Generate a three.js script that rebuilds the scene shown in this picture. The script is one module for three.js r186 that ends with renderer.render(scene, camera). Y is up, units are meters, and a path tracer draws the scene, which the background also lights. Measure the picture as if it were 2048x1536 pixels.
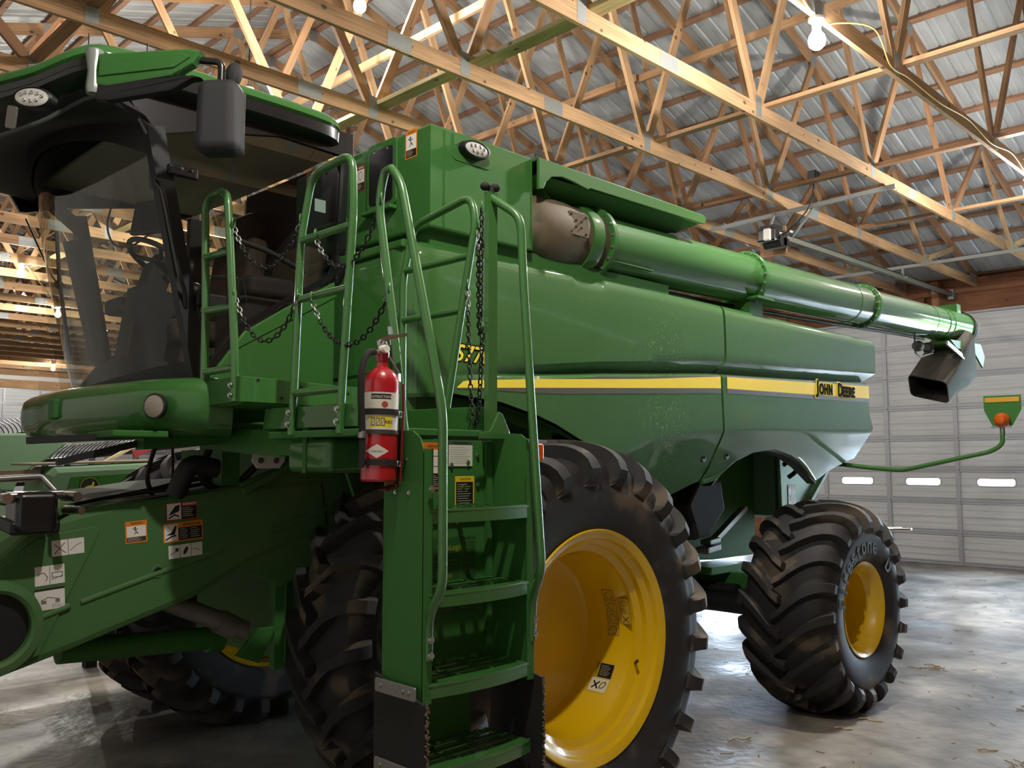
import * as THREE from 'three';
import { mergeGeometries, toCreasedNormals } from 'three/addons/utils/BufferGeometryUtils.js';
import { RoundedBoxGeometry } from 'three/addons/geometries/RoundedBoxGeometry.js';
import { TextGeometry } from 'three/addons/geometries/TextGeometry.js';
import { FontLoader } from 'three/addons/loaders/FontLoader.js';

// ---------------------------------------------------------------- camera, sky, exposure
const scene = new THREE.Scene();
const camera = new THREE.PerspectiveCamera(2 * Math.atan(768 / 1786) * 180 / Math.PI, 4 / 3, 0.05, 300);
camera.position.set(0, 1.87, 0);
{
  const pitch = Math.atan(157 / 1786), a = Math.PI / 4;
  camera.lookAt(Math.cos(a) * Math.cos(pitch), 1.87 + Math.sin(pitch), -Math.sin(a) * Math.cos(pitch));
}
scene.background = new THREE.Color(0.64, 0.80, 1.0);      // bright hazy day outside the shed
scene.backgroundIntensity = 44.0;
const renderer = new THREE.WebGLRenderer({ antialias: true });
renderer.toneMapping = THREE.LinearToneMapping;
renderer.toneMappingExposure = 1.0;
renderer.shadowMap.enabled = true;
renderer.shadowMap.type = THREE.PCFSoftShadowMap;
const BULB = 28;                                           // candela of each shed bulb

// ---------------------------------------------------------------- helpers
let seed = 7;
const rnd = () => { seed = (seed * 1664525 + 1013904223) >>> 0; return seed / 4294967296; };
const V = (x, y, z) => new THREE.Vector3(x, y, z);
const lerp = (a, b, t) => a + (b - a) * t;
const sstep = (a, b, x) => { const t = Math.min(1, Math.max(0, (x - a) / (b - a))); return t * t * (3 - 2 * t); };
const clamp = (x, a, b) => Math.min(b, Math.max(a, x));
const pl = (pts) => (x) => {                               // piecewise-linear function through [x, y] points
  if (x <= pts[0][0]) return pts[0][1];
  for (let i = 1; i < pts.length; i++) if (x <= pts[i][0]) return lerp(pts[i - 1][1], pts[i][1], (x - pts[i - 1][0]) / (pts[i][0] - pts[i - 1][0]));
  return pts[pts.length - 1][1];
};
const used = {};
function numbered(name) {
  const n = used[name] = (used[name] ?? -1) + 1;
  return n ? name + '_' + String(n).padStart(3, '0') : name;
}
function clean(g) {                                        // non-indexed, with only position, normal and uv
  g = g.index ? g.toNonIndexed() : g;
  for (const k of Object.keys(g.attributes)) if (!['position', 'normal', 'uv'].includes(k)) g.deleteAttribute(k);
  if (!g.attributes.normal) g.computeVertexNormals();
  if (!g.attributes.uv) uvBox(g);
  g.morphAttributes = {};
  return g;
}
function uvBox(g, off = 0) {                               // uv in metres, by the way each face looks in the piece's own axes
  if (g.index) { const h = g.toNonIndexed(); g.index = null; g.attributes = h.attributes; }
  const p = g.attributes.position, uv = new Float32Array(p.count * 2);
  const a = V(), b = V(), c = V();
  for (let i = 0; i < p.count; i += 3) {
    a.fromBufferAttribute(p, i); b.fromBufferAttribute(p, i + 1); c.fromBufferAttribute(p, i + 2);
    const n = b.clone().sub(a).cross(c.clone().sub(a));
    const ax = Math.abs(n.x), ay = Math.abs(n.y), az = Math.abs(n.z);
    for (const [k, q] of [[0, a], [1, b], [2, c]]) {
      let u, v;
      if (az >= ax && az >= ay) { u = q.x; v = q.y; } else if (ay >= ax) { u = q.x; v = q.z; } else { u = q.z; v = q.y; }
      uv[(i + k) * 2] = u + off; uv[(i + k) * 2 + 1] = v + off * 0.37;
    }
  }
  g.setAttribute('uv', new THREE.BufferAttribute(uv, 2));
  return g;
}
const merge = (list) => list.length === 1 ? clean(list[0]) : mergeGeometries(list.map(clean));
function mesh(name, geos, material, parent) {
  const m = new THREE.Mesh(Array.isArray(geos) ? merge(geos) : geos, material);
  m.name = parent ? name : numbered(name);
  m.castShadow = m.receiveShadow = true;
  (parent || scene).add(m);
  return m;
}
function group(name, parent, pos) {
  const g = new THREE.Group();
  g.name = parent ? name : numbered(name);
  if (pos) g.position.set(...pos);
  (parent || scene).add(g);
  return g;
}
function tag(o, label, category, grp) { o.userData.label = label; o.userData.category = category; if (grp) o.userData.group = grp; return o; }
function struct(o) { o.userData.kind = 'structure'; return o; }
function thing(name, label, category, pos, grp) { return tag(group(name, null, pos), label, category, grp); }

function box(w, h, d, x = 0, y = 0, z = 0, rx = 0, ry = 0, rz = 0, bevel = 0) {
  const g = bevel ? new RoundedBoxGeometry(w, h, d, 2, bevel) : new THREE.BoxGeometry(w, h, d);
  uvBox(g, x * 0.31 + z * 0.17);
  if (rx) g.rotateX(rx); if (ry) g.rotateY(ry); if (rz) g.rotateZ(rz);
  return g.translate(x, y, z);
}
const frameM = new THREE.Matrix4();
function orient(g, p0, dir, up = V(0, 1, 0)) {             // local x to dir, local y near up
  const X = dir.clone().normalize();
  let Z = X.clone().cross(up); if (Z.lengthSq() < 1e-6) Z = X.clone().cross(V(0, 0, 1)); Z.normalize();
  const Y = Z.clone().cross(X);
  frameM.makeBasis(X, Y, Z).setPosition(p0);
  return g.applyMatrix4(frameM);
}
function bar(a, b, h, w, up, off = 0) {                    // rectangular bar from a to b; h along up, w across
  a = V(...a); b = V(...b);
  const d = b.clone().sub(a), L = d.length();
  const g = new THREE.BoxGeometry(L, h, w); uvBox(g, off);
  return orient(g, a.clone().add(b).multiplyScalar(0.5), d, up ? V(...up) : undefined);
}
function rod(a, b, r, n = 12, r2) {
  a = V(...a); b = V(...b);
  const d = b.clone().sub(a), g = new THREE.CylinderGeometry(r2 ?? r, r, d.length(), n);
  g.rotateZ(-Math.PI / 2);
  return orient(g, a.clone().add(b).multiplyScalar(0.5), d);
}
class BentPath extends THREE.CurvePath {}
function bent(pts, rad) {                                  // a polyline with its corners rounded off
  const P = pts.map((p) => V(...p)), c = new BentPath();
  let last = P[0];
  for (let i = 1; i < P.length - 1; i++) {
    const r = Math.min(rad, P[i].distanceTo(P[i - 1]) * 0.48, P[i].distanceTo(P[i + 1]) * 0.48);
    const a = P[i].clone().add(P[i - 1].clone().sub(P[i]).setLength(r)), b = P[i].clone().add(P[i + 1].clone().sub(P[i]).setLength(r));
    c.add(new THREE.LineCurve3(last, a)); c.add(new THREE.QuadraticBezierCurve3(a, P[i], b)); last = b;
  }
  c.add(new THREE.LineCurve3(last, P[P.length - 1]));
  return c;
}
function pipe(pts, r, rad = 0.06, n = 12, seg) {
  const c = bent(pts, rad);
  const g = new THREE.TubeGeometry(c, seg ?? Math.max(8, Math.min(120, pts.length * 14)), r, n, false);
  const caps = [[c.getPoint(0), c.getTangent(0).negate()], [c.getPoint(1), c.getTangent(1)]].map(([p, d]) => {
    const k = new THREE.CircleGeometry(r, n); k.rotateY(Math.PI / 2); return orient(k, p, d);
  });
  return merge([g, ...caps]);
}
function spline(pts, r, n = 8, seg = 60) { return new THREE.TubeGeometry(new THREE.CatmullRomCurve3(pts.map((p) => V(...p))), seg, r, n, false); }
function lathe(prof, seg = 64, axis = 'z', at = [0, 0, 0]) {   // prof: [radius, along axis]
  const g = new THREE.LatheGeometry(prof.map(([r, a]) => new THREE.Vector2(Math.max(r, 1e-4), a)), seg);
  if (axis === 'z') g.rotateX(Math.PI / 2); if (axis === 'x') g.rotateZ(-Math.PI / 2);
  return toCreasedNormals(g.translate(...at), 0.6);
}
function slab(pts, t, plane = 'z', at = 0, bevel = 0.004, holes = []) { // outline [a, b] extruded by t; plane z: (x, y), x: (z, y), y: (x, z)
  const s = new THREE.Shape(pts.map(([a, b]) => new THREE.Vector2(plane === 'x' ? -a : a, plane === 'y' ? -b : b)));
  for (const h of holes) s.holes.push(new THREE.Path(h.map(([a, b]) => new THREE.Vector2(plane === 'x' ? -a : a, plane === 'y' ? -b : b))));
  const g = new THREE.ExtrudeGeometry(s, { depth: Math.max(t - 2 * bevel, 0.001), bevelEnabled: bevel > 0, bevelSize: bevel, bevelThickness: bevel, bevelOffset: -bevel, bevelSegments: 2, curveSegments: 10 });
  g.translate(0, 0, bevel);
  uvBox(g);
  if (plane === 'x') g.rotateY(Math.PI / 2);
  if (plane === 'y') g.rotateX(-Math.PI / 2);
  if (plane === 'x') g.translate(at, 0, 0); else if (plane === 'y') g.translate(0, at, 0); else g.translate(0, 0, at);
  return g;
}
function roundRect(x0, y0, x1, y1, r, n = 5) {
  const o = [];
  for (const [cx, cy, a0] of [[x1 - r, y1 - r, 0], [x0 + r, y1 - r, 1], [x0 + r, y0 + r, 2], [x1 - r, y0 + r, 3]])
    for (let i = 0; i <= n; i++) { const a = (a0 + i / n) * Math.PI / 2; o.push([cx + r * Math.cos(a), cy + r * Math.sin(a)]); }
  return o;
}
function circle(cx, cy, r, n = 24) { return Array.from({ length: n }, (_, i) => [cx + r * Math.cos(i / n * 2 * Math.PI), cy + r * Math.sin(i / n * 2 * Math.PI)]); }
function gridGeo(rows, flip = false, crease = 0.7) {       // rows[i][j] = Vector3, a sheet through them
  const nr = rows.length, nc = rows[0].length, pos = [], idx = [];
  for (const r of rows) for (const p of r) pos.push(p.x, p.y, p.z);
  for (let i = 0; i + 1 < nr; i++) for (let j = 0; j + 1 < nc; j++) {
    const a = i * nc + j, b = a + 1, c = a + nc, d = c + 1;
    if (flip) idx.push(a, b, c, b, d, c); else idx.push(a, c, b, b, c, d);
  }
  const g = new THREE.BufferGeometry();
  g.setAttribute('position', new THREE.Float32BufferAttribute(pos, 3)); g.setIndex(idx);
  g.computeVertexNormals();
  const h = toCreasedNormals(g, crease); uvBox(h);
  return h;
}
const boltProto = (() => {                                 // hexagon bolt head with washer, looking along +z
  const h = new THREE.CylinderGeometry(0.009, 0.009, 0.008, 6); h.rotateX(Math.PI / 2); h.translate(0, 0, 0.006);
  const w = new THREE.CylinderGeometry(0.013, 0.0135, 0.003, 16); w.rotateX(Math.PI / 2); w.translate(0, 0, 0.0015);
  return merge([h, w]);
})();
function bolt(parent, p, dir, m, s = 1, name = 'bolt') {
  const b = new THREE.Mesh(boltProto, m); b.name = name; b.position.set(...p); b.scale.setScalar(s);
  b.quaternion.setFromUnitVectors(V(0, 0, 1), V(...dir).normalize()); b.castShadow = b.receiveShadow = true;
  parent.add(b); return b;
}

// ---------------------------------------------------------------- procedural textures
function lattice(n, s) { const a = new Float32Array(n * n); let q = s * 7919 + 13; for (let i = 0; i < n * n; i++) { q = (q * 1664525 + 1013904223) >>> 0; a[i] = q / 4294967296; } return a; }
const lat = lattice(256, 3);
function vnoise(x, y, px, py) {                            // value noise that repeats after px, py cells
  const xi = Math.floor(x), yi = Math.floor(y), fx = x - xi, fy = y - yi, sx = fx * fx * (3 - 2 * fx), sy = fy * fy * (3 - 2 * fy);
  const at = (i, j) => lat[(((j % py) + py) % py & 255) * 256 + (((i % px) + px) % px & 255)];
  return lerp(lerp(at(xi, yi), at(xi + 1, yi), sx), lerp(at(xi, yi + 1), at(xi + 1, yi + 1), sx), sy);
}
function fbm(u, v, cx, cy, oct = 4) { let s = 0, a = 0.5, t = 0; for (let o = 0; o < oct; o++) { s += a * vnoise(u * cx + o * 17, v * cy + o * 31, cx, cy); t += a; a *= 0.5; cx *= 2; cy *= 2; } return s / t; }
function tex(w, h, fn, su, sv, srgb = true) {              // fn(u, v) -> [r, g, b] 0..255; the tile covers su by sv metres
  const d = new Uint8Array(w * h * 4);
  for (let j = 0; j < h; j++) for (let i = 0; i < w; i++) {
    const c = fn((i + 0.5) / w, (j + 0.5) / h), k = (j * w + i) * 4;
    d[k] = clamp(c[0], 0, 255); d[k + 1] = clamp(c[1], 0, 255); d[k + 2] = clamp(c[2], 0, 255); d[k + 3] = 255;
  }
  const t = new THREE.DataTexture(d, w, h, THREE.RGBAFormat);
  t.wrapS = t.wrapT = THREE.RepeatWrapping; t.magFilter = THREE.LinearFilter; t.minFilter = THREE.LinearMipmapLinearFilter; t.generateMipmaps = true;
  t.repeat.set(1 / su, 1 / sv); if (srgb) t.colorSpace = THREE.SRGBColorSpace; t.needsUpdate = true;
  return t;
}
const grey = (v) => [v, v, v];
function woodTex(base, s) {
  const knots = Array.from({ length: 9 }, () => [rnd(), rnd(), 0.004 + rnd() * 0.006]);
  return tex(1024, 256, (u, v) => {
    const w = fbm(u, v, 3, 6, 3) * 0.25;
    const g = fbm(u + s * 0.1, v + w * 0.12, 4, 60, 3), b = fbm(u, v, 5, 4, 4), st = fbm(u, v, 12, 120, 2);
    let k = 0.78 + 0.26 * (g - 0.5) + 0.34 * (b - 0.5) + 0.22 * (st - 0.5) + 0.12;
    let kn = 0;
    for (const [ku, kv, kr] of knots) { const du = (u - ku) * 1.0, dv = (v - kv) * 0.3, d = Math.sqrt(du * du + dv * dv); kn = Math.max(kn, 1 - sstep(kr * 0.6, kr * 1.4, d)); }
    k *= 1 - 0.45 * kn;
    const f = Math.floor(u * 3) + Math.floor(v * 4);
    return [base[0] * k, base[1] * k * (1 - 0.1 * kn), base[2] * k * (1 - 0.2 * kn)];
  }, 2.6, 0.55);
}

// ---------------------------------------------------------------- materials
const std = (o) => new THREE.MeshStandardMaterial(o), phy = (o) => new THREE.MeshPhysicalMaterial(o);
const rgb = (r, g, b) => new THREE.Color().setRGB(r, g, b);
const M = {};
M.green = phy({ color: '#386a30', roughness: 0.6, specularIntensity: 0.25, clearcoat: 0.9, clearcoatRoughness: 0.07 });
M.greenDark = phy({ color: '#386a30', roughness: 0.65, specularIntensity: 0.3, clearcoat: 0.15, clearcoatRoughness: 0.2 });
M.greenPipe = phy({ color: '#386a30', roughness: 0.35, clearcoat: 0.8, clearcoatRoughness: 0.08 });
M.greenMatte = std({ roughness: 0.75, map: tex(512, 512, (u, v) => { const k = 0.4 * sstep(0.35, 0.75, fbm(u, v, 4, 4, 6)); return [lerp(62, 104, k), lerp(104, 112, k), lerp(52, 78, k)]; }, 1.4, 1.4) });
M.greenDusty = std({ color: '#5f7f52', roughness: 0.7, map: tex(512, 512, (u, v) => { const k = fbm(u, v, 5, 5, 5); const q = sstep(0.38, 0.62, k); return [lerp(150, 255, q), lerp(190, 225, q), lerp(140, 190, q)]; }, 0.9, 0.9) });
M.greenFaded = std({ color: '#6a8a6b', roughness: 0.5 });
M.sidePanel = phy({ roughness: 0.6, specularIntensity: 0.25, clearcoat: 1, clearcoatRoughness: 0.05, map: tex(2048, 1024, (u, v) => {
  const x = 2.6 + u * 6.4, y = 1.4 + v * 1.8;              // metres on the machine's side
  const n = fbm(u, v, 24, 7, 5);
  let c = [57, 103, 48], d = 0.03 * sstep(0.45, 0.8, n);
  const patch = sstep(0.42, 0.05, Math.abs(x - 4.95) / 1.0) * (1 - sstep(0.25, 0.75, Math.abs(y - 2.3)));
  const dr = vnoise(u * 900, v * 110, 900, 110), dr2 = vnoise(u * 420 + 5, v * 300, 420, 300);
  d += patch * (0.55 * sstep(0.80, 0.93, dr) + 0.6 * sstep(0.86, 0.95, dr2));
  d = Math.min(d, 0.7);
  return [lerp(c[0], 176, d), lerp(c[1], 188, d), lerp(c[2], 140, d)];
}, 6.4, 1.8) });
M.sidePanel.map.offset.set(-2.6 / 6.4, -1.4 / 1.8);
M.stripeYellow = phy({ color: '#f8e04a', roughness: 0.6, specularIntensity: 0.3 });
M.yellow = phy({ color: '#dcb206', roughness: 0.36, clearcoat: 0.7, clearcoatRoughness: 0.12 });
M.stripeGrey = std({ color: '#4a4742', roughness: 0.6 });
M.black = std({ color: '#141416', roughness: 0.5 });
M.blackGloss = phy({ color: '#101113', roughness: 0.3, clearcoat: 0.5, clearcoatRoughness: 0.2 });
M.plastic = std({ color: '#202023', roughness: 0.55, bumpMap: tex(256, 256, (u, v) => grey(255 * fbm(u, v, 60, 60, 2)), 0.12, 0.12, false), bumpScale: 0.0006 });
M.darkFrame = std({ color: '#17191c', roughness: 0.6 });
M.interior = std({ color: '#26262a', roughness: 0.8 });
M.seat = std({ color: '#3a2f27', roughness: 0.75 });
M.headliner = std({ color: '#a3a199', roughness: 0.9 });
M.chrome = std({ color: '#c9c9c6', metalness: 1, roughness: 0.25 });
M.steel = std({ color: '#9a9a98', metalness: 0.85, roughness: 0.42 });
M.steelDull = std({ color: '#77736c', metalness: 0.6, roughness: 0.55 });
M.galv = std({ color: '#8d908f', metalness: 0.55, roughness: 0.45, bumpMap: tex(64, 64, (u, v) => grey(((u * 8) % 1 < 0.5) && ((v * 8) % 1 < 0.5) ? 0 : 255), 0.1, 0.1, false), bumpScale: 0.002 });
M.chain = std({ color: '#25251f', metalness: 0.5, roughness: 0.5 });
M.red = phy({ color: '#a3121c', roughness: 0.3, clearcoat: 0.8, clearcoatRoughness: 0.08 });
M.white = std({ color: '#e2dfd6', roughness: 0.6 });
M.amber = phy({ color: '#e8650c', roughness: 0.2, transmission: 0.35, thickness: 0, clearcoat: 1 });
M.lens = phy({ color: '#e6e6e0', roughness: 0.15, metalness: 0.35, clearcoat: 1, clearcoatRoughness: 0.05 });
M.glass = phy({ color: '#e2e4de', roughness: 0.0, transmission: 1, thickness: 0, ior: 1.5 });
M.windowGlass = phy({ color: '#eef4f6', roughness: 0.02, transmission: 1, thickness: 0, ior: 1.45 });
const rubberMap = (dusty, s) => tex(512, 512, (u, v) => { const n = fbm(u, v, 5, 5, 6), k = sstep(0.5 - dusty, 0.85 - dusty, n); return [lerp(36, 92, k), lerp(35, 80, k), lerp(35, 66, k)]; }, s, s);
M.rubber = std({ roughness: 0.72, map: rubberMap(0.05, 0.9) });
M.rubberRear = std({ roughness: 0.68, map: rubberMap(0.03, 0.9) });
M.rubberFlat = std({ color: '#1b1a19', roughness: 0.8 });
M.rubberEdge = std({ color: '#6a5a4a', roughness: 0.95 });
M.boot = std({ color: '#57534a', roughness: 0.75, map: tex(256, 256, (u, v) => { const k = 0.75 + 0.5 * (fbm(u, v, 5, 5, 4) - 0.2); return grey(215 * k); }, 0.6, 0.6) });
M.letters = std({ color: '#1d1d20', roughness: 0.6 });
M.print = phy({ color: '#0c0c0c', roughness: 0.9, specularIntensity: 0.1 });
M.wood = [woodTex([184, 146, 106], 1), woodTex([168, 129, 92], 2), woodTex([154, 112, 78], 3)].map((map) => std({ map, roughness: 0.8 }));
M.woodGreen = std({ map: woodTex([176, 156, 104], 4), roughness: 0.8 });
M.woodPurlin = [6, 7, 8].map((k) => std({ map: woodTex([142 + k, 104 + k, 78 + k], k), roughness: 0.85 }));
M.woodDark = std({ map: woodTex([132, 86, 58], 5), roughness: 0.85 });
M.roof = std({ color: '#b6babc', roughness: 0.5, metalness: 0.15, map: tex(512, 512, (u, v) => grey(225 + 60 * (fbm(u, v, 4, 7, 5) - 0.5)), 2.2, 1.3) });
M.siding = std({ color: '#c3c2bd', roughness: 0.5 });
M.doorSkin = std({ color: '#cdd0d3', roughness: 0.5, map: tex(256, 256, (u, v) => grey(238 + 30 * (fbm(u, v, 2, 26, 3) - 0.5)), 1.4, 0.6) });
M.doorSteel = std({ color: '#a2a5ab', roughness: 0.45, metalness: 0.3 });
M.concrete = std({ roughness: 1, map: tex(2048, 2048, (u, v) => {
  const a = fbm(u, v, 7, 7, 4), b = fbm(u + 0.3, v + 0.1, 30, 40, 5), c = fbm(u, v, 150, 150, 3), st = sstep(0.56, 0.7, fbm(u + 0.7, v, 18, 22, 5));
  const k = 0.74 + 0.40 * (a - 0.5) + 0.75 * (b - 0.5) + 0.3 * (c - 0.5) + 0.22 * st;
  return [168 * k, 160 * k - 4 * (a - 0.5), 148 * k - 14 * (a - 0.5)];
}, 22, 22), roughnessMap: tex(1024, 1024, (u, v) => grey(120 + 150 * (fbm(u, v, 26, 34, 5) - 0.5)), 22, 22, false),
bumpMap: tex(1024, 1024, (u, v) => grey(255 * fbm(u, v, 120, 120, 4)), 6, 6, false), bumpScale: 0.004 });
M.straw = std({ color: '#c2b08a', roughness: 0.9 });
M.cable = std({ color: '#d8b75a', roughness: 0.5 });
M.cableBlack = std({ color: '#1c1a18', roughness: 0.6 });
M.bulb = std({ color: '#ffffff', emissive: '#fff3dd', emissiveIntensity: 14, roughness: 0.4 });
M.ceramic = std({ color: '#e8e4da', roughness: 0.4 });
M.grass = std({ color: '#5f7f35', roughness: 0.95 });
M.gravel = std({ color: '#a8a297', roughness: 0.95 });
M.leaf = std({ color: '#3f6b25', roughness: 0.8 });
M.bark = std({ color: '#5b4634', roughness: 0.9 });

// printed labels
function canvasTex(w, h, draw) {
  const c = document.createElement('canvas'); c.width = w; c.height = h;
  const k = c.getContext('2d'); draw(k, w, h);
  const t = new THREE.CanvasTexture(c); t.colorSpace = THREE.SRGBColorSpace; return t;
}
function decal(name, parent, w, h, pos, normal, draw, px = 700, rough = 0.5, roll = 0) {
  const g = new THREE.PlaneGeometry(w, h);
  const m = new THREE.Mesh(g, std({ map: canvasTex(Math.round(w * px), Math.round(h * px), draw), roughness: rough }));
  m.name = name; m.position.set(...pos);
  const N = V(...normal).normalize(), X = V(0, 1, 0).cross(N).normalize(), Y = N.clone().cross(X);
  m.quaternion.setFromRotationMatrix(new THREE.Matrix4().makeBasis(X, Y, N));
  if (roll) m.rotateZ(roll);
  m.castShadow = m.receiveShadow = true;
  parent.add(m); return m;
}
const fill = (k, c, x, y, w, h) => { k.fillStyle = c; k.fillRect(x, y, w, h); };
const text = (k, s, x, y, size, c, font = 'sans-serif', bold = true, align = 'center') => { k.fillStyle = c; k.font = (bold ? 'bold ' : '') + Math.round(size) + 'px ' + font; k.textAlign = align; k.textBaseline = 'middle'; k.fillText(s, x, y); };
const lines = (k, c, x, y, w, n, gap, t) => { k.fillStyle = c; for (let i = 0; i < n; i++) k.fillRect(x, y + i * gap, w * (0.7 + 0.3 * ((i * 37 % 10) / 10)), t); };
const stroke = (k, c, t, pts) => { k.strokeStyle = c; k.lineWidth = t; k.beginPath(); pts.forEach(([x, y], i) => i ? k.lineTo(x, y) : k.moveTo(x, y)); k.stroke(); };
const figure = (k, x, y, s, c = '#151515') => {            // a plain falling stick figure, as on safety labels
  k.fillStyle = c; k.beginPath(); k.arc(x, y - s * 0.36, s * 0.1, 0, 7); k.fill();
  stroke(k, c, s * 0.09, [[x, y - s * 0.25], [x + s * 0.1, y + s * 0.08], [x + s * 0.32, y + s * 0.3]]);
  stroke(k, c, s * 0.07, [[x + s * 0.1, y + s * 0.08], [x - s * 0.1, y + s * 0.36]]);
  stroke(k, c, s * 0.07, [[x - s * 0.28, y - s * 0.3], [x, y - s * 0.16], [x + s * 0.32, y - s * 0.22]]);
};
const warnTri = (k, x, y, s, c, d) => { k.fillStyle = c; k.beginPath(); k.moveTo(x, y - s * 0.5); k.lineTo(x + s * 0.55, y + s * 0.45); k.lineTo(x - s * 0.55, y + s * 0.45); k.closePath(); k.fill(); k.fillStyle = d; k.fillRect(x - s * 0.05, y - s * 0.2, s * 0.1, s * 0.35); k.fillRect(x - s * 0.05, y + s * 0.22, s * 0.1, s * 0.1); };

// ================================================================ the shed
const EAVE = 17.4, WEST = -2.8, RIDGE = 7.3, SOUTH = 6.2, NORTH = -34.2, CH = 5.05, PITCH = 1 / 3;   // metres; CH is the underside of the trusses
const roofY = (x) => CH + 0.2 + (Math.abs(RIDGE - EAVE) - Math.abs(x - RIDGE)) * PITCH;                // top of a top chord
const slopeA = Math.atan(PITCH), cosA = Math.cos(slopeA);

const floor = struct(mesh('floor', box(EAVE - WEST + 0.5, 0.2, SOUTH - NORTH + 0.5, (EAVE + WEST) / 2, -0.1, (SOUTH + NORTH) / 2), M.concrete));
floor.userData.label = 'mottled grey brown concrete shed floor';

// roof: sheets of ribbed steel over purlins
const ceiling = struct(group('ceiling'));
ceiling.userData.label = 'ribbed grey steel roof sheets on wooden purlins';
{
  const run = (EAVE - RIDGE + 0.35) / cosA, W = 0.914;
  const prof = [];                                          // across the sheet: flat pans with raised ribs
  for (let k = 0; k < 4; k++) { const a = k * W / 4; prof.push([a, 0], [a + 0.016, 0.015], [a + 0.034, 0.015], [a + 0.05, 0], [a + 0.12, 0], [a + 0.13, 0.0025], [a + 0.15, 0.0025], [a + 0.16, 0]); }
  prof.push([W, 0], [W + 0.016, 0.015]);
  const rows = [0, 1].map((t) => prof.map(([a, h]) => V(t * run, h, a)));
  const sheet = gridGeo(rows, false, 0.2);
  for (const side of [1, -1]) for (let i = 0; i < Math.ceil((SOUTH - NORTH + 0.3) / W); i++) {
    const s = new THREE.Mesh(sheet, M.roof); s.name = 'roof_panel';
    s.position.set(RIDGE, roofY(RIDGE) + 0.045, NORTH - 0.15 + i * W + (side < 0 ? W : 0));
    s.rotation.set(0, side < 0 ? Math.PI : 0, -slopeA, 'YXZ');
    s.castShadow = s.receiveShadow = true; ceiling.add(s);
  }
  mesh('ridge_cap', [bar([RIDGE - 0.18, roofY(RIDGE - 0.18) + 0.1, (SOUTH + NORTH) / 2], [RIDGE + 0.001, roofY(RIDGE) + 0.1, (SOUTH + NORTH) / 2], 0.01, SOUTH - NORTH + 0.4), bar([RIDGE, roofY(RIDGE) + 0.1, (SOUTH + NORTH) / 2], [RIDGE + 0.18, roofY(RIDGE + 0.18) + 0.1, (SOUTH + NORTH) / 2], 0.01, SOUTH - NORTH + 0.4)], M.roof, ceiling);
  const nRow = 17, L = 6.1;
  const pg = [0, 1, 2].map((i) => uvBox(new THREE.BoxGeometry(L - 0.004, 0.038, 0.089), i * 0.7));
  for (const side of [1, -1]) for (let i = 0; i < nRow; i++) {
    const d = 0.06 + i * (EAVE - RIDGE - 0.1) / (nRow - 1), x = RIDGE + side * d;
    for (let z = SOUTH - 0.1, j = 0; z - 0.2 > NORTH; z -= L, j++) {
      const len = Math.min(L, z - NORTH - 0.05);
      const p = new THREE.Mesh(pg[(i + j) % 3], M.woodPurlin[(i * 3 + j) % 3]); p.name = 'purlin';
      p.rotation.set(-side * slopeA * 1, Math.PI / 2, 0, 'YXZ'); p.rotation.set(0, 0, 0);
      p.matrixAutoUpdate = true;
      const q = new THREE.Matrix4().makeBasis(V(0, 0, -1), V(side * Math.sin(slopeA), cosA, 0), V(cosA, -side * Math.sin(slopeA), 0).multiplyScalar(side < 0 ? 1 : 1));
      p.quaternion.setFromRotationMatrix(new THREE.Matrix4().makeBasis(V(0, 0, 1), V(side * Math.sin(slopeA), cosA, 0), V(0, 0, 1).cross(V(side * Math.sin(slopeA), cosA, 0))));
      p.scale.x = len / L;
      p.position.set(x, roofY(x) + 0.02, z - len / 2);
      p.castShadow = p.receiveShadow = true; ceiling.add(p);
    }
  }
}

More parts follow.
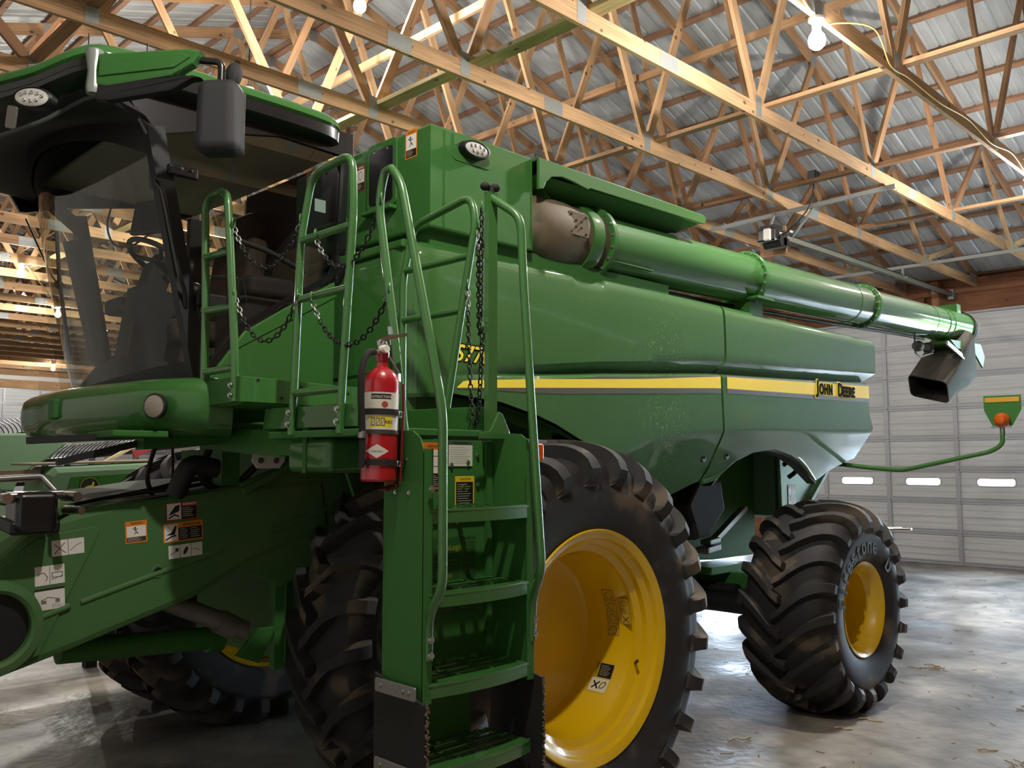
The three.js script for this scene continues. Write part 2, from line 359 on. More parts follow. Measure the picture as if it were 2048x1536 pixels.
// trusses
const ORD = ['first', 'second', 'third', 'fourth', 'fifth', 'sixth', 'seventh', 'eighth', 'ninth', 'tenth', 'eleventh', 'twelfth', 'thirteenth', 'fourteenth', 'fifteenth', 'sixteenth', 'seventeenth', 'eighteenth', 'nineteenth', 'twentieth', 'twenty-first', 'twenty-second', 'twenty-third', 'twenty-fourth', 'twenty-fifth', 'twenty-sixth', 'twenty-seventh', 'twenty-eighth'];
const PANEL = 2.52;
function buildTruss(z) {
  const t = group('roof_truss', null, [RIDGE, CH, z]);
  const half = EAVE - RIDGE, topAt = (x) => 0.2 + (half - Math.abs(x)) * PITCH - 0.08;     // centre of a top chord, from the truss's own base
  for (const [a, b, m] of [[-half, -3.2, 1], [-3.2, -1.43, 0], [-1.43, 3.65, 0], [3.65, half, 1]])
    mesh('bottom_chord', bar([a, 0.07, 0], [b - 0.002, 0.07, 0], 0.14, 0.038, null, a), M.wood[m], t);
  for (const s of [1, -1]) {
    mesh('top_chord', bar([0, topAt(0) - 0.0, 0], [s * half * 0.52, topAt(half * 0.52), 0], 0.14, 0.038, null, s), M.wood[1], t);
    mesh('top_chord', bar([s * half * 0.52, topAt(half * 0.52), 0], [s * (half + 0.2), topAt(half + 0.2), 0], 0.14, 0.038, null, s * 2), M.wood[2], t);
    for (let i = 0; i < 4; i++) {
      const b = s * i * PANEL, up = s * (i + 0.5) * PANEL, nx = s * (i + 1) * PANEL;
      if (Math.abs(up) < half - 0.9) {
        mesh('web', bar([b + s * 0.03, 0.13, 0], [up, topAt(up) - 0.05, 0], 0.089, 0.038, null, i), M.wood[i % 3], t);
        if (Math.abs(nx) < half - 1) mesh('web', bar([up + s * 0.05, topAt(up) - 0.05, 0], [nx - s * 0.05, 0.13, 0], 0.089, 0.038, null, i + 3), M.wood[(i + 1) % 3], t);
      }
    }
  }
  const plates = (x, y, w, h) => { for (const s of [1, -1]) mesh('gusset_plate', box(w, h, 0.0016, x, y, s * 0.02), M.galv, t); };
  for (let i = -3; i <= 3; i++) plates(i * PANEL, 0.115, 0.1, 0.2);
  plates(-1.43, 0.07, 0.24, 0.125); plates(3.65, 0.07, 0.24, 0.125); plates(-3.2, 0.07, 0.24, 0.125);
  for (let i = -3; i <= 3; i++) { const x = (i + (i < 0 ? 0.5 : i > 0 ? -0.5 : 0)) * PANEL; plates(x, topAt(x) - 0.02, 0.16, 0.15); }
  for (const s of [1, -1]) plates(s * (half - 0.35), 0.13, 0.35, 0.15);
  return t;
}
const trussZ = [];
for (let z = 1.0; z > NORTH + 0.3; z -= 1.27) trussZ.push(z);   // 4 ft apart
{
  const near = buildTruss(trussZ[0]);
  trussZ.forEach((z, i) => {
    const t = i ? near.clone() : near;
    if (i) { t.name = numbered('roof_truss'); scene.add(t); t.position.z = z; }
    const k = i - 3;
    tag(t, i === 3 ? 'light pine roof truss whose bottom chord carries two bare bulbs and their cable'
      : k > 0 ? `pine roof truss, ${ORD[k - 1]} behind the truss with the two near bulbs` : `pine roof truss above the viewer, ${ORD[-k - 1]} in front of the truss with the bulbs`, 'truss', 'wooden roof trusses');
  });
}
const zBulb = trussZ[3];

// long boards tying the trusses together, lying on the bottom chords or nailed to the webs
{
  const rows = [[RIDGE - PANEL + 0.1, CH + 0.16, 0], [RIDGE + 0.12, CH + 0.16, 1], [RIDGE + PANEL, CH + 0.16, 2], [RIDGE + 2 * PANEL, CH + 0.16, 1], [RIDGE - 2 * PANEL, CH + 0.16, 2], [RIDGE + 0.45 * PANEL, CH + 1.45, 1], [RIDGE - 0.62 * PANEL, CH + 1.3, 0]];
  const names = ['above the tank', 'below the ridge', 'over the auger', 'beside the door opener', 'over the cab', 'high on the webs right of the ridge', 'high on the webs left of the ridge'];
  rows.forEach(([x, y, m], r) => {
    for (let z = SOUTH - 1.5 - (r % 3) * 0.6, j = 0; z > NORTH + 5; z -= 4.9, j++) {
      const o = mesh('lateral_brace', bar([x + (j % 2) * 0.05, y + (j % 2) * 0.001, z], [x + (j % 2) * 0.05, y + (j % 2) * 0.001, z - 5.1], r > 4 ? 0.089 : 0.038, r > 4 ? 0.038 : (r === 0 ? 0.14 : 0.089), null, r + j), r === 0 ? M.woodGreen : M.wood[m], ceiling);
    }
  });
}

// walls: steel siding outside, boards and posts inside
const WT = 0.16;
const gable = (holes, z, name) => {
  const s = [[WEST, 0], [EAVE, 0], [EAVE, roofY(EAVE) - 0.02], [RIDGE, roofY(RIDGE) - 0.02], [WEST, roofY(WEST) - 0.02]];
  return struct(mesh(name, slab(s, WT, 'z', z, 0, holes), z > 0 ? M.woodDark : M.siding));
};
gable([], SOUTH, 'wall_south').userData.label = 'board clad gable wall behind the viewer';
const northDoors = [[8.2, 15.2], [-1.2, 5.8]];
gable(northDoors.map(([a, b]) => [[a, 0.001], [b, 0.001], [b, 4.45], [a, 4.45]]), NORTH - WT, 'wall_north').userData.label = 'far gable wall with two large white overhead doors';
struct(mesh('wall_west', box(WT, roofY(WEST), SOUTH - NORTH + 2 * WT, WEST - WT / 2, roofY(WEST) / 2, (SOUTH + NORTH) / 2), M.siding)).userData.label = 'low steel clad side wall left of the cab';
const DOOR = [-9.65, -3.325], OPEN = [-3.1, -0.5], OPEN2 = [-11.3, -10.4], DH = 4.63;   // overhead doors in the right wall
{
  const top = roofY(EAVE), seg = (z0, z1, y0, y1) => box(WT, y1 - y0, z1 - z0, EAVE + WT / 2, (y0 + y1) / 2, (z0 + z1) / 2);
  struct(mesh('wall_east', [seg(NORTH, OPEN2[0], 0, top), seg(OPEN2[0], OPEN2[1], 2.3, top), seg(OPEN2[1], DOOR[0], 0, top), seg(DOOR[0], DOOR[1], DH, top), seg(DOOR[1], OPEN[0], 0, top), seg(OPEN[0], OPEN[1], DH, top), seg(OPEN[1], SOUTH, 0, top)], M.woodDark)).userData.label = 'right side wall around the overhead doors';
  // timber above and beside the doors
  const tr = struct(group('trim_1')); tr.userData.label = 'dark brown timber header and posts around the overhead doors';
  for (const z0 of [-33.5, -27.4, -21.3, -15.2]) mesh('girt', bar([EAVE - 0.05, 4.95, z0], [EAVE - 0.05, 4.95, z0 + 6.1], 0.24, 0.09, null, z0), M.woodDark, tr);
  mesh('header_beam', bar([EAVE - 0.06, 5.1, -10.2], [EAVE - 0.06, 5.1, -1.9], 0.26, 0.1), M.woodDark, tr);
  mesh('header_beam', bar([EAVE - 0.06, 5.1, -1.9], [EAVE - 0.06, 5.1, 5.9], 0.26, 0.1), M.woodDark, tr);
  mesh('header_board', bar([EAVE - 0.03, 4.8, -9.4], [EAVE - 0.03, 4.8, -6.3], 0.34, 0.04), M.woodDark, tr);
  mesh('header_board', bar([EAVE - 0.03, 4.8, -5.7], [EAVE - 0.03, 4.8, -2.4], 0.34, 0.04), M.woodDark, tr);
  mesh('center_post', bar([EAVE - 0.06, 4.63, -6.0], [EAVE - 0.06, 5.2, -6.0], 0.6, 0.12, [1, 0, 0]), M.wood[2], tr);
  mesh('ledger', bar([EAVE - 0.02, 4.62, -9.2], [EAVE - 0.02, 4.62, -2.6], 0.05, 0.05), M.doorSteel, tr);
  for (const z of [DOOR[0] - 0.1, DOOR[1] + 0.1, OPEN[0] - 0.1, OPEN[1] + 0.1, OPEN2[0] - 0.1, OPEN2[1] + 0.1, -22, -28]) mesh('post', bar([EAVE - 0.08, 0.003, z], [EAVE - 0.08, 5.0, z], 0.14, 0.14, [1, 0, 0], z), M.woodDark, tr);
}
// sectional overhead doors
function overheadDoor(name, label, along, a0, a1, H, at, inward, windows) {
  // along 'z': door in a wall of constant x = at; along 'x': wall of constant z = at; inward = sign toward the room
  const d = struct(group(name)); d.userData.label = label;
  const W = a1 - a0, n = 8, h = H / n, nb = Math.round(W / 1.265), bay = W / nb;
  const place = (g) => along === 'z' ? g.rotateY(inward > 0 ? Math.PI / 2 : -Math.PI / 2).translate(at, 0, (a0 + a1) / 2) : (inward > 0 ? g : g.rotateY(Math.PI)).translate((a0 + a1) / 2, 0, at);
  const x0 = -W / 2;
  for (let i = 0; i < n; i++) {
    const y0 = i * h + (i ? 0 : 0.003), y1 = (i + 1) * h;
    const holes = i === windows ? Array.from({ length: nb }, (_, k) => { const c = x0 + (k + 0.5) * bay; return roundRect(c - 0.31, (y0 + y1) / 2 - 0.045 + 0.05, c + 0.31, (y0 + y1) / 2 + 0.075 + 0.05, 0.045); }) : [];
    mesh('door_panel', place(slab(roundRect(x0, y0, x0 + W, y1, 0.004, 1), 0.03, 'z', -0.05, 0, holes)), M.doorSkin, d);
    if (i === windows) for (let k = 0; k < nb; k++) {
      const c = x0 + (k + 0.5) * bay, ym = (y0 + y1) / 2 + 0.065;
      const p = mesh('window_pane', place(slab(roundRect(c - 0.308, ym - 0.058, c + 0.308, ym + 0.058, 0.044), 0.003, 'z', -0.04, 0)), M.windowGlass, d);
      mesh('window_frame', place(slab(roundRect(c - 0.335, ym - 0.085, c + 0.335, ym + 0.085, 0.06), 0.008, 'z', -0.022, 0.002, [roundRect(c - 0.31, ym - 0.06, c + 0.31, ym + 0.06, 0.045)])), M.doorSteel, d);
    }
    // folded steel lips above and below each joint and shallow ribs pressed into the panel
    for (const [k, q] of [[1, 0.05], [0.9, 0.042]].slice(0, 1)) {
      mesh('joint_rail', [place(box(W, 0.06, 0.03, 0, y0 + 0.032, -0.008)), place(box(W, 0.016, 0.045, 0, y0 + 0.062, 0.0))], M.doorSteel, d);
      mesh('joint_rail', place(box(W, 0.035, 0.03, 0, y1 - 0.02, -0.008)), M.doorSteel, d);
    }
    for (const q of [0.3, 0.5, 0.53, 0.74]) mesh('panel_rib', place(box(W, 0.01, 0.012, 0, lerp(y0, y1, q), -0.016)), M.doorSkin, d);
    for (let k = 0; k <= nb; k++) mesh('stile', place(box(0.075, h - 0.012, 0.03, clamp(x0 + k * bay, x0 + 0.04, x0 + W - 0.04), (y0 + y1) / 2, 0.004)), M.doorSteel, d);
    for (let k = 1; k < nb; k++) if (i) mesh('hinge', [place(box(0.06, 0.1, 0.006, x0 + k * bay, y0, 0.024)), place(rodX(x0 + k * bay, y0))], M.doorSteel, d);
  }
  mesh('bottom_seal', place(box(W, 0.02, 0.05, 0, 0.011, -0.03)), M.rubberFlat, d);
  for (const s of [-1, 1]) mesh('track', place(box(0.02, H + 0.2, 0.06, s * (W / 2 + 0.03), H / 2 + 0.1, 0.03)), M.doorSteel, d);
  return d;
}
function rodX(x, y) { const g = new THREE.CylinderGeometry(0.008, 0.008, 0.055, 8); g.rotateZ(Math.PI / 2); return g.translate(x, y, 0.03); }
overheadDoor('door_1', 'closed white sectional overhead door with three bright slot windows', 'z', DOOR[0], DOOR[1], DH, EAVE + 0.02, -1, 2);
overheadDoor('door_2', 'far white overhead door in the end wall, right of the reel', 'x', northDoors[0][0], northDoors[0][1], 4.45, NORTH - 0.02, 1, -1);
overheadDoor('door_3', 'far white overhead door in the end wall, hidden behind the cab side', 'x', northDoors[1][0], northDoors[1][1], 4.45, NORTH - 0.02, 1, -1);
{ // boards on the far gable above the doors
  const tr = struct(group('trim_2')); tr.userData.label = 'orange brown boards on the far gable wall above the doors';
  for (let i = 0; i < 9; i++) for (const [a, b] of [[WEST + 0.05, 3.5], [3.52, 10.4], [10.42, EAVE - 0.05]]) {
    const y = 4.6 + i * 0.42, inset = Math.max(0, (y + 0.2 - roofY(EAVE)) / PITCH);
    const x0 = Math.max(a, WEST + inset + 0.1), x1 = Math.min(b, EAVE - inset - 0.1);
    if (x1 - x0 > 0.4) mesh('board', bar([x0, y, NORTH + 0.02], [x1, y, NORTH + 0.02], i % 2 ? 0.24 : 0.3, 0.04, null, i + a), M.wood[i % 3], tr);
  }
}

// ---------------------------------------------------------------- bulbs, cables
const bulbs = [];
function bulb(x, y, z, label, light = true) {
  const t = thing('light_bulb', label, 'light bulb', [x, y, z], 'bare shed bulbs');
  mesh('globe', lathe([[0.0, -0.085], [0.03, -0.08], [0.055, -0.055], [0.062, -0.02], [0.055, 0.015], [0.035, 0.045], [0.022, 0.06]], 32, 'y'), M.bulb, t).castShadow = false;
  mesh('lamp_holder', lathe([[0.0, 0.15], [0.055, 0.15], [0.055, 0.13], [0.034, 0.12], [0.03, 0.06], [0.02, 0.055]], 24, 'y'), M.ceramic, t);
  if (light) {
    const l = new THREE.PointLight(0xfff9f0, BULB, 0, 2);
    l.position.set(0, -0.02, 0); l.castShadow = true; l.shadow.radius = 3; l.shadow.bias = -0.002; l.shadow.mapSize.set(1024, 1024);
    t.add(l);
  }
  return t;
}
bulb(5.9, 4.9, zBulb, 'bare bulb glaring on the truss above the tank, left of the near pair');
bulb(11.0, 4.9, zBulb, 'bare bulb at the right edge, on the same truss as the bulb over the tank');
for (const [x, y, z, label] of [[4.26, 5.46, -8.0, 'bare bulb half hidden behind the black mirror above the cab roof'], [4.72, 6.2, -6.76, 'bare bulb high behind the second chord, making nearby webs glow']]) mesh('cord', rod([0, 0.14, 0], [0, roofY(x) - y, 0], 0.006, 8), M.cableBlack, bulb(x, y, z, label));
bulb(1.7, 4.9, trussZ[2], 'bare bulb on the truss almost overhead, in front of the cab and out of view');
bulb(6.2, 4.9, trussZ[16], 'distant bare bulb left of the windshield, the brighter and lower of two');
bulb(4.4, 4.9, trussZ[13], 'distant bare bulb left of the windshield, upper and nearer the frame edge');
bulb(9.8, 4.9, trussZ[25], 'farthest bare bulb, just above the far white door');
bulb(5.6, 4.9, trussZ[10], 'bare bulb deep in the shed, seen only through the cab glass');
tag(mesh('electric_cable', spline([[5.95, 5.0, zBulb + 0.03], [6.1, 5.06, zBulb + 0.07], [6.5, 5.13, zBulb + 0.16], [7.1, 5.06, zBulb + 0.05], [7.5, 5.1, zBulb + 0.03], [8.2, 5.08, zBulb + 0.04], [8.9, 5.12, zBulb + 0.05], [9.6, 5.07, zBulb + 0.04], [10.2, 5.11, zBulb + 0.06], [10.7, 5.02, zBulb + 0.05], [10.95, 5.0, zBulb + 0.03]], 0.006, 6, 140), M.cable), 'pale yellow cable stapled along the chord between the two near bulbs', 'cable');
tag(mesh('electric_cable', spline([[5.85, 5.0, zBulb + 0.03], [5.5, 5.1, zBulb + 0.05], [5.3, 5.2, zBulb + 0.05], [5.0, 5.16, zBulb - 0.1]], 0.007, 6, 40), M.cable), 'short yellow cable running up from the left near bulb', 'cable');
tag(mesh('electric_cable', spline([[4.46, 5.02, trussZ[13] + 0.03], [5.0, 5.0, -16.6], [5.6, 4.92, -17.8], [6.1, 5.0, trussZ[16] + 0.06], [6.14, 5.02, trussZ[16] + 0.03]], 0.009, 6, 90), M.cable), 'yellow cable looping between the distant bulbs beyond the windshield', 'cable');

// garage door opener, its rail and hanging struts
{
  const y = 4.66, z = -5.42, x = 10.0;
  const o = thing('door_opener', 'black garage door opener hanging over the auger with a white end cover', 'door opener', [x, y, z]);
  mesh('housing', [box(0.36, 0.17, 0.24, 0, 0, 0, 0, 0, 0, 0.03), box(0.2, 0.06, 0.2, -0.02, 0.1, 0), rod([0.02, -0.06, -0.1], [0.02, -0.06, 0.14], 0.09, 20), box(0.14, 0.1, 0.28, 0.1, -0.07, 0)], M.blackGloss, o);
  mesh('light_cover', box(0.06, 0.15, 0.09, -0.2, -0.01, 0.04, 0, 0, 0, 0.02), M.white, o);
  mesh('warning_tag', box(0.1, 0.07, 0.004, 0, 0, 0.125), M.white, o);
  mesh('back_board', box(0.02, 0.36, 0.36, 0.24, 0.0, -0.12), M.wood[1], o);
  mesh('cable_guide', rod([0.2, 0.1, 0.12], [0.27, 0.1, 0.12], 0.02), M.chrome, o);
  const r = thing('opener_rail', 'long grey steel opener rail running from the black opener to the door header', 'rail', [x, y, z]);
  mesh('rail', bar([0.28, 0.05, 0.0], [7.22, 0.3, -0.35], 0.06, 0.05), M.steelDull, r);
  mesh('drive_chain', [bar([0.3, 0.09, 0.02], [7.2, 0.34, -0.33], 0.014, 0.012), bar([0.3, 0.0, -0.03], [7.2, 0.26, -0.38], 0.014, 0.012)], M.chain, r);
  mesh('end_bracket', box(0.12, 0.18, 0.1, 7.28, 0.3, -0.36), M.galv, r);
  const s = tag(mesh('strut', [bar([x + 0.35, CH - 0.03, -6.5], [x + 0.15, CH - 0.03, -3.95], 0.05, 0.04), bar([x + 0.1, y + 0.18, -5.5], [x + 0.22, CH - 0.02, -5.5], 0.03, 0.03), bar([x + 0.5, y + 0.05, -5.45], [x + 0.3, CH - 0.02, -5.0], 0.02, 0.03)], M.galv), 'perforated galvanised strut slung under the trusses above the black opener', 'strut');
  const s2 = tag(mesh('strut', [bar([14.6, CH - 0.02, -7.1], [14.6, CH - 0.02, -3.4], 0.05, 0.04), bar([14.6, 4.86, -5.62], [14.6, CH, -5.62], 0.03, 0.03), bar([14.6, 4.86, -5.75], [14.6, 4.86, -5.55], 0.03, 0.03)], M.galv), 'galvanised strut under the trusses near the door, carrying the rail end', 'strut');
  const k = thing('outlet_box', 'small dark outlet box on the brace above the opener with a hanging cord', 'outlet', [9.93, CH + 0.24, -4.82]);
  mesh('junction_box', box(0.14, 0.1, 0.1, 0, 0, 0, 0, 0, 0, 0.01), M.black, k);
  mesh('cord', spline([[0, -0.05, 0], [0.02, -0.3, -0.05], [0.0, -0.5, -0.2], [0.1, -0.66, -0.6], [0.1, -0.64, -0.8]], 0.009, 6), M.cableBlack, k);
  tag(mesh('safety_flag', box(0.005, 0.09, 0.11, 17.2, 5.02, -5.87), std({ color: '#d8342c', roughness: 0.7 })), 'small red tag hanging at the header end of the opener rail', 'tag');
}

// yard outside the open door, seen only in reflections
struct(mesh('ground', box(90, 0.1, 160, EAVE + 45.3, -0.16, 8), M.grass)).userData.label = 'green field outside the shed';
tag(mesh('driveway', box(9, 0.06, 34, EAVE + 4.8, -0.09, -6), M.gravel), 'pale gravel apron outside the open door', 'driveway');
function tree(x, z, h, label) {
  const t = thing('tree', label, 'tree', [x, -0.1, z]);
  const pos = [], rr = [];
  const g = [];
  for (let i = 0; i < 26; i++) { const a = rnd() * 6.28, q = Math.sqrt(rnd()) * h * 0.3, y = h * (0.35 + 0.6 * rnd()), s = h * (0.08 + 0.08 * rnd()); const b = new THREE.IcosahedronGeometry(s, 2); const p = b.attributes.position; for (let k = 0; k < p.count; k++) { const n = 0.8 + 0.4 * vnoise(p.getX(k) * 3 + 40, p.getY(k) * 3 + p.getZ(k) * 2 + 40, 256, 256); p.setXYZ(k, p.getX(k) * n, p.getY(k) * n, p.getZ(k) * n); } b.computeVertexNormals(); g.push(b.translate(Math.cos(a) * q, y, Math.sin(a) * q)); }
  mesh('crown', g, M.leaf, t);
  mesh('trunk', rod([0, 0, 0], [0, h * 0.6, 0], h * 0.03, 10, h * 0.015), M.bark, t);
}
tree(52, 3, 8, 'leafy tree across the yard, left one seen through the open door');
tree(56, 13, 9, 'leafy tree across the yard, middle one seen through the open door');
tree(54, 24, 8, 'leafy tree across the yard, right one seen through the open door');

// ================================================================ the combine harvester (built in the shed's axes, then given its base)
const ZC = -5.1, ZL = -3.5, ZR = 2 * ZC - ZL;              // centre line and both outer sides; the front looks toward -x
const combine = thing('combine_harvester', 'large green combine harvester with yellow stripe, yellow wheels and a folded unloading auger', 'combine');
const fonts = new FontLoader(), bold = await fonts.loadAsync('fonts/droid/droid_sans_bold.typeface.json'), sans = await fonts.loadAsync('fonts/droid/droid_sans_regular.typeface.json');
const mirrorZ = (g) => { const h = clean(g.clone()); h.scale(1, 1, -1); h.translate(0, 0, 2 * ZC); const p = h.attributes; for (const k of ['position', 'normal', 'uv']) { const a = p[k], s = a.itemSize, t = new Float32Array(a.array); for (let i = 0; i < a.count; i += 3) for (let c = 0; c < s; c++) { const b = t[(i + 1) * s + c]; t[(i + 1) * s + c] = t[(i + 2) * s + c]; t[(i + 2) * s + c] = b; } a.array.set(t); } return h; };

// ---------------------------------------------------------------- wheels
function tireGeo({ R, bead, hw, lugs, lugH, lugW, sweep, ground, mid, round = 1 }) {
  const half = new THREE.CatmullRomCurve3([[0, R], [0.35 * hw, R - 0.006 * round], [0.72 * hw, R - 0.03 * round], [0.93 * hw, R - 0.075 * round], [1.01 * hw, R - 0.16 * (0.6 + 0.4 * round)], [1.05 * hw, lerp(bead, R, mid)], [1.0 * hw, bead + 0.08], [0.9 * hw, bead + 0.02], [0.84 * hw, bead - 0.012]].map(([a, r]) => V(a, r, 0)));
  const hp = half.getPoints(22).map((p) => [p.y, p.x]);
  const prof = [...hp.slice().reverse().map(([r, a]) => [r, -a]), ...hp.slice(1)];
  const body = new THREE.LatheGeometry(prof.map(([r, a]) => new THREE.Vector2(r, a)), 120); body.rotateX(Math.PI / 2);
  uvBox(body);
  const list = [toCreasedNormals(body, 0.9)];
  const uEnd = 0.545, n = 12;
  for (const s of [1, -1]) for (let k = 0; k < lugs; k++) {
    const phi0 = (k + (s > 0 ? 0 : 0.5)) / lugs * Math.PI * 2, rows = [];
    for (let i = 0; i <= n; i++) {
      const u = i / n * uEnd, p = half.getPoint(u), q = half.getTangent(u), nx = -q.y, ny = q.x;       // outward normal in (axial, radial)
      const t = clamp(p.x / hw, 0, 1), edge = i / n;
      const axial = i === 0 ? -0.03 : p.x, h = lugH * (1 - 0.75 * sstep(0.74, 1, edge)), wB = lugW * lerp(1.0, 1.75, edge * edge), wT = lugW * lerp(0.66, 0.95, edge);
      const phi = phi0 + sweep * (1 - Math.pow(1 - t, 1.35)) * 1;
      const N = ny < 0 ? [-nx, -ny] : [nx, ny];
      const row = [];
      for (const [w, hh] of [[-wB, -0.012], [-wT, h], [wT, h], [wB, -0.012]]) {
        const r = p.y + N[1] * hh, a = axial + N[0] * hh, f = phi + w / p.y / 2;
        row.push(V(-r * Math.cos(f), r * Math.sin(f), s * a));
      }
      rows.push(row);
    }
    const endCap = (row) => [row[0], row[3], row[1], row[2]];
    list.push(gridGeo(rows, s > 0, 0.5));
    for (const [row, f] of [[rows[0], s < 0], [rows[n], s > 0]]) { const e = endCap(row); list.push(gridGeo([[e[0], e[1]], [e[2], e[3]]], f, 0.5)); }
  }
  const g = merge(list), p = g.attributes.position;          // the load flattens the tread where it stands
  for (let i = 0; i < p.count; i++) if (p.getY(i) < -ground) { const over = -ground - p.getY(i); p.setY(i, -ground + 0.0005); p.setZ(i, p.getZ(i) * (1 + over * 0.35)); }
  return g;
}
const frontTire = tireGeo({ R: 0.965, bead: 0.545, hw: 0.262, lugs: 25, lugH: 0.065, lugW: 0.07, sweep: 0.24, ground: 0.96, mid: 0.55 });
const rearTire = tireGeo({ R: 0.755, bead: 0.335, hw: 0.335, lugs: 20, lugH: 0.06, lugW: 0.068, sweep: 0.34, ground: 0.765, mid: 0.55, round: 1.25 });
const frontRim = lathe([[0.54, -0.26], [0.575, -0.255], [0.572, -0.235], [0.53, -0.22], [0.52, -0.17], [0.47, -0.12], [0.462, -0.02], [0.445, 0.0], [0.447, 0.06], [0.47, 0.1], [0.472, 0.125], [0.505, 0.148], [0.508, 0.178], [0.535, 0.2], [0.54, 0.225], [0.568, 0.232], [0.578, 0.245], [0.573, 0.256], [0.556, 0.252], [0.532, 0.236], [0.526, 0.21], [0.498, 0.187], [0.495, 0.157], [0.462, 0.135], [0.46, 0.105], [0.438, 0.07], [0.435, -0.12], [0.42, -0.16], [0.38, -0.178], [0.3, -0.19], [0.2, -0.198], [0.1, -0.2], [0.0, -0.2]], 96);
const rearRim = lathe([[0.34, -0.3], [0.36, -0.3], [0.33, -0.27], [0.3, -0.1], [0.285, 0.0], [0.286, 0.16], [0.305, 0.19], [0.31, 0.225], [0.336, 0.262], [0.352, 0.278], [0.358, 0.288], [0.35, 0.296], [0.336, 0.288], [0.322, 0.268], [0.3, 0.235], [0.296, 0.205], [0.274, 0.18], [0.27, -0.02], [0.25, -0.06], [0.16, -0.065], [0.13, -0.03], [0.1, -0.02], [0.09, 0.02], [0, 0.03]], 80).translate(0, 0, 0.025);
function wheel(name, at, tire, tm, rim, flip) {
  const w = group(name, combine, at);
  if (flip) w.rotation.y = Math.PI;
  mesh('tire', tire, tm, w); mesh('rim', rim, M.yellow, w);
  return w;
}
const FX = 3.495, FY = 0.96, RX = 6.74, RY = 0.765;
const fw = wheel('front_wheel', [FX, FY, -3.15], frontTire, M.rubber, frontRim);
const fwInner = wheel('front_wheel', [FX, FY, -3.95], frontTire, M.rubber, frontRim);
wheel('front_wheel', [FX, FY, 2 * ZC + 3.15], frontTire, M.rubber, frontRim, true);
wheel('front_wheel', [FX, FY, 2 * ZC + 3.95], frontTire, M.rubber, frontRim, true);
const rw = wheel('rear_wheel', [RX, RY, -3.285], rearTire, M.rubberRear, rearRim);
wheel('rear_wheel', [RX, RY, 2 * ZC + 3.285], rearTire, M.rubberRear, rearRim, true);
fw.rotation.z = 0; 
{ // stickers inside the deep front rim, valve stem, lettering on the rear tire
  const onRim = (name, a0, a1, z0, z1, r, draw, w, h) => {   // a curved label on the rim's inner barrel
    const n = 8, pos = [], uv = [], idx = [];
    for (let i = 0; i <= n; i++) { const a = lerp(a0, a1, i / n); for (const [j, z] of [[0, z0], [1, z1]]) { const rr = r + (j ? 0.004 : 0); pos.push(rr * Math.cos(a), rr * Math.sin(a), z); uv.push(j, 1 - i / n); } }
    for (let i = 0; i < n; i++) { const a = i * 2; idx.push(a, a + 1, a + 2, a + 1, a + 3, a + 2); }
    const g = new THREE.BufferGeometry(); g.setAttribute('position', new THREE.Float32BufferAttribute(pos, 3)); g.setAttribute('uv', new THREE.Float32BufferAttribute(uv, 2)); g.setIndex(idx); g.computeVertexNormals();
    const m = new THREE.Mesh(g, std({ map: canvasTex(w, h, draw), roughness: 0.45, side: THREE.DoubleSide })); m.name = name; m.receiveShadow = true; fw.add(m);
  };
  const pale = '#c9a93a';
  onRim('instruction_label', 0.52, -0.08, -0.03, 0.045, 0.4335, (k, w, h) => { fill(k, pale, 0, 0, w, h); stroke(k, '#5a4a20', 4, [[2, 2], [w - 2, 2], [w - 2, h - 2], [2, h - 2], [2, 2]]); for (let i = 0; i < 4; i++) { stroke(k, '#5a4a20', 3, [[0, h * i / 4], [w, h * i / 4]]); k.strokeStyle = '#4a3c18'; k.lineWidth = 4; k.beginPath(); k.arc(w / 2, h * (i + 0.55) / 4, w * 0.3, i, i + 5); k.stroke(); } }, 96, 360);
  onRim('instruction_label', 0.42, 0.08, 0.06, 0.13, 0.437, (k, w, h) => { fill(k, pale, 0, 0, w, h); stroke(k, '#5a4a20', 4, [[2, 2], [w - 2, 2], [w - 2, h - 2], [2, h - 2], [2, 2]]); k.strokeStyle = '#4a3c18'; k.lineWidth = 4; k.beginPath(); k.arc(w / 2, h * 0.22, w * 0.28, 0, 6); k.stroke(); lines(k, '#4a3c18', w * 0.15, h * 0.42, w * 0.6, 5, h * 0.045, 3); stroke(k, '#3a2c10', 7, [[w * 0.2, h * 0.72], [w * 0.8, h * 0.94]]); stroke(k, '#3a2c10', 7, [[w * 0.8, h * 0.72], [w * 0.2, h * 0.94]]); }, 96, 260);
  onRim('caution_label', -0.42, -0.82, -0.08, 0.05, 0.4335, (k, w, h) => { fill(k, pale, 0, 0, w, h); fill(k, '#16140f', w * 0.05, h * 0.04, w * 0.9, h * 0.44); fill(k, '#cfae2e', w * 0.05, h * 0.04, w * 0.2, h * 0.44); lines(k, '#b9b29a', w * 0.32, h * 0.1, w * 0.55, 7, h * 0.05, 3); k.save(); k.translate(w * 0.15, h * 0.26); k.rotate(-Math.PI / 2); text(k, 'CAUTION', 0, 0, w * 0.15, '#16140f'); k.restore(); fill(k, '#ded6b8', w * 0.05, h * 0.52, w * 0.9, h * 0.44); stroke(k, '#16140f', 12, [[w * 0.2, h * 0.62], [w * 0.5, h * 0.86]]); stroke(k, '#16140f', 12, [[w * 0.5, h * 0.62], [w * 0.2, h * 0.86]]); k.strokeStyle = '#5a4a20'; k.lineWidth = 8; k.beginPath(); k.ellipse(w * 0.7, h * 0.72, w * 0.1, h * 0.12, 0.5, 0, 6.3); k.stroke(); }, 160, 240);
  mesh('valve_stem', rod([0.47 * Math.cos(-0.35), 0.47 * Math.sin(-0.35), 0.15], [0.43 * Math.cos(-0.33), 0.43 * Math.sin(-0.33), 0.19], 0.008), M.black, fw);
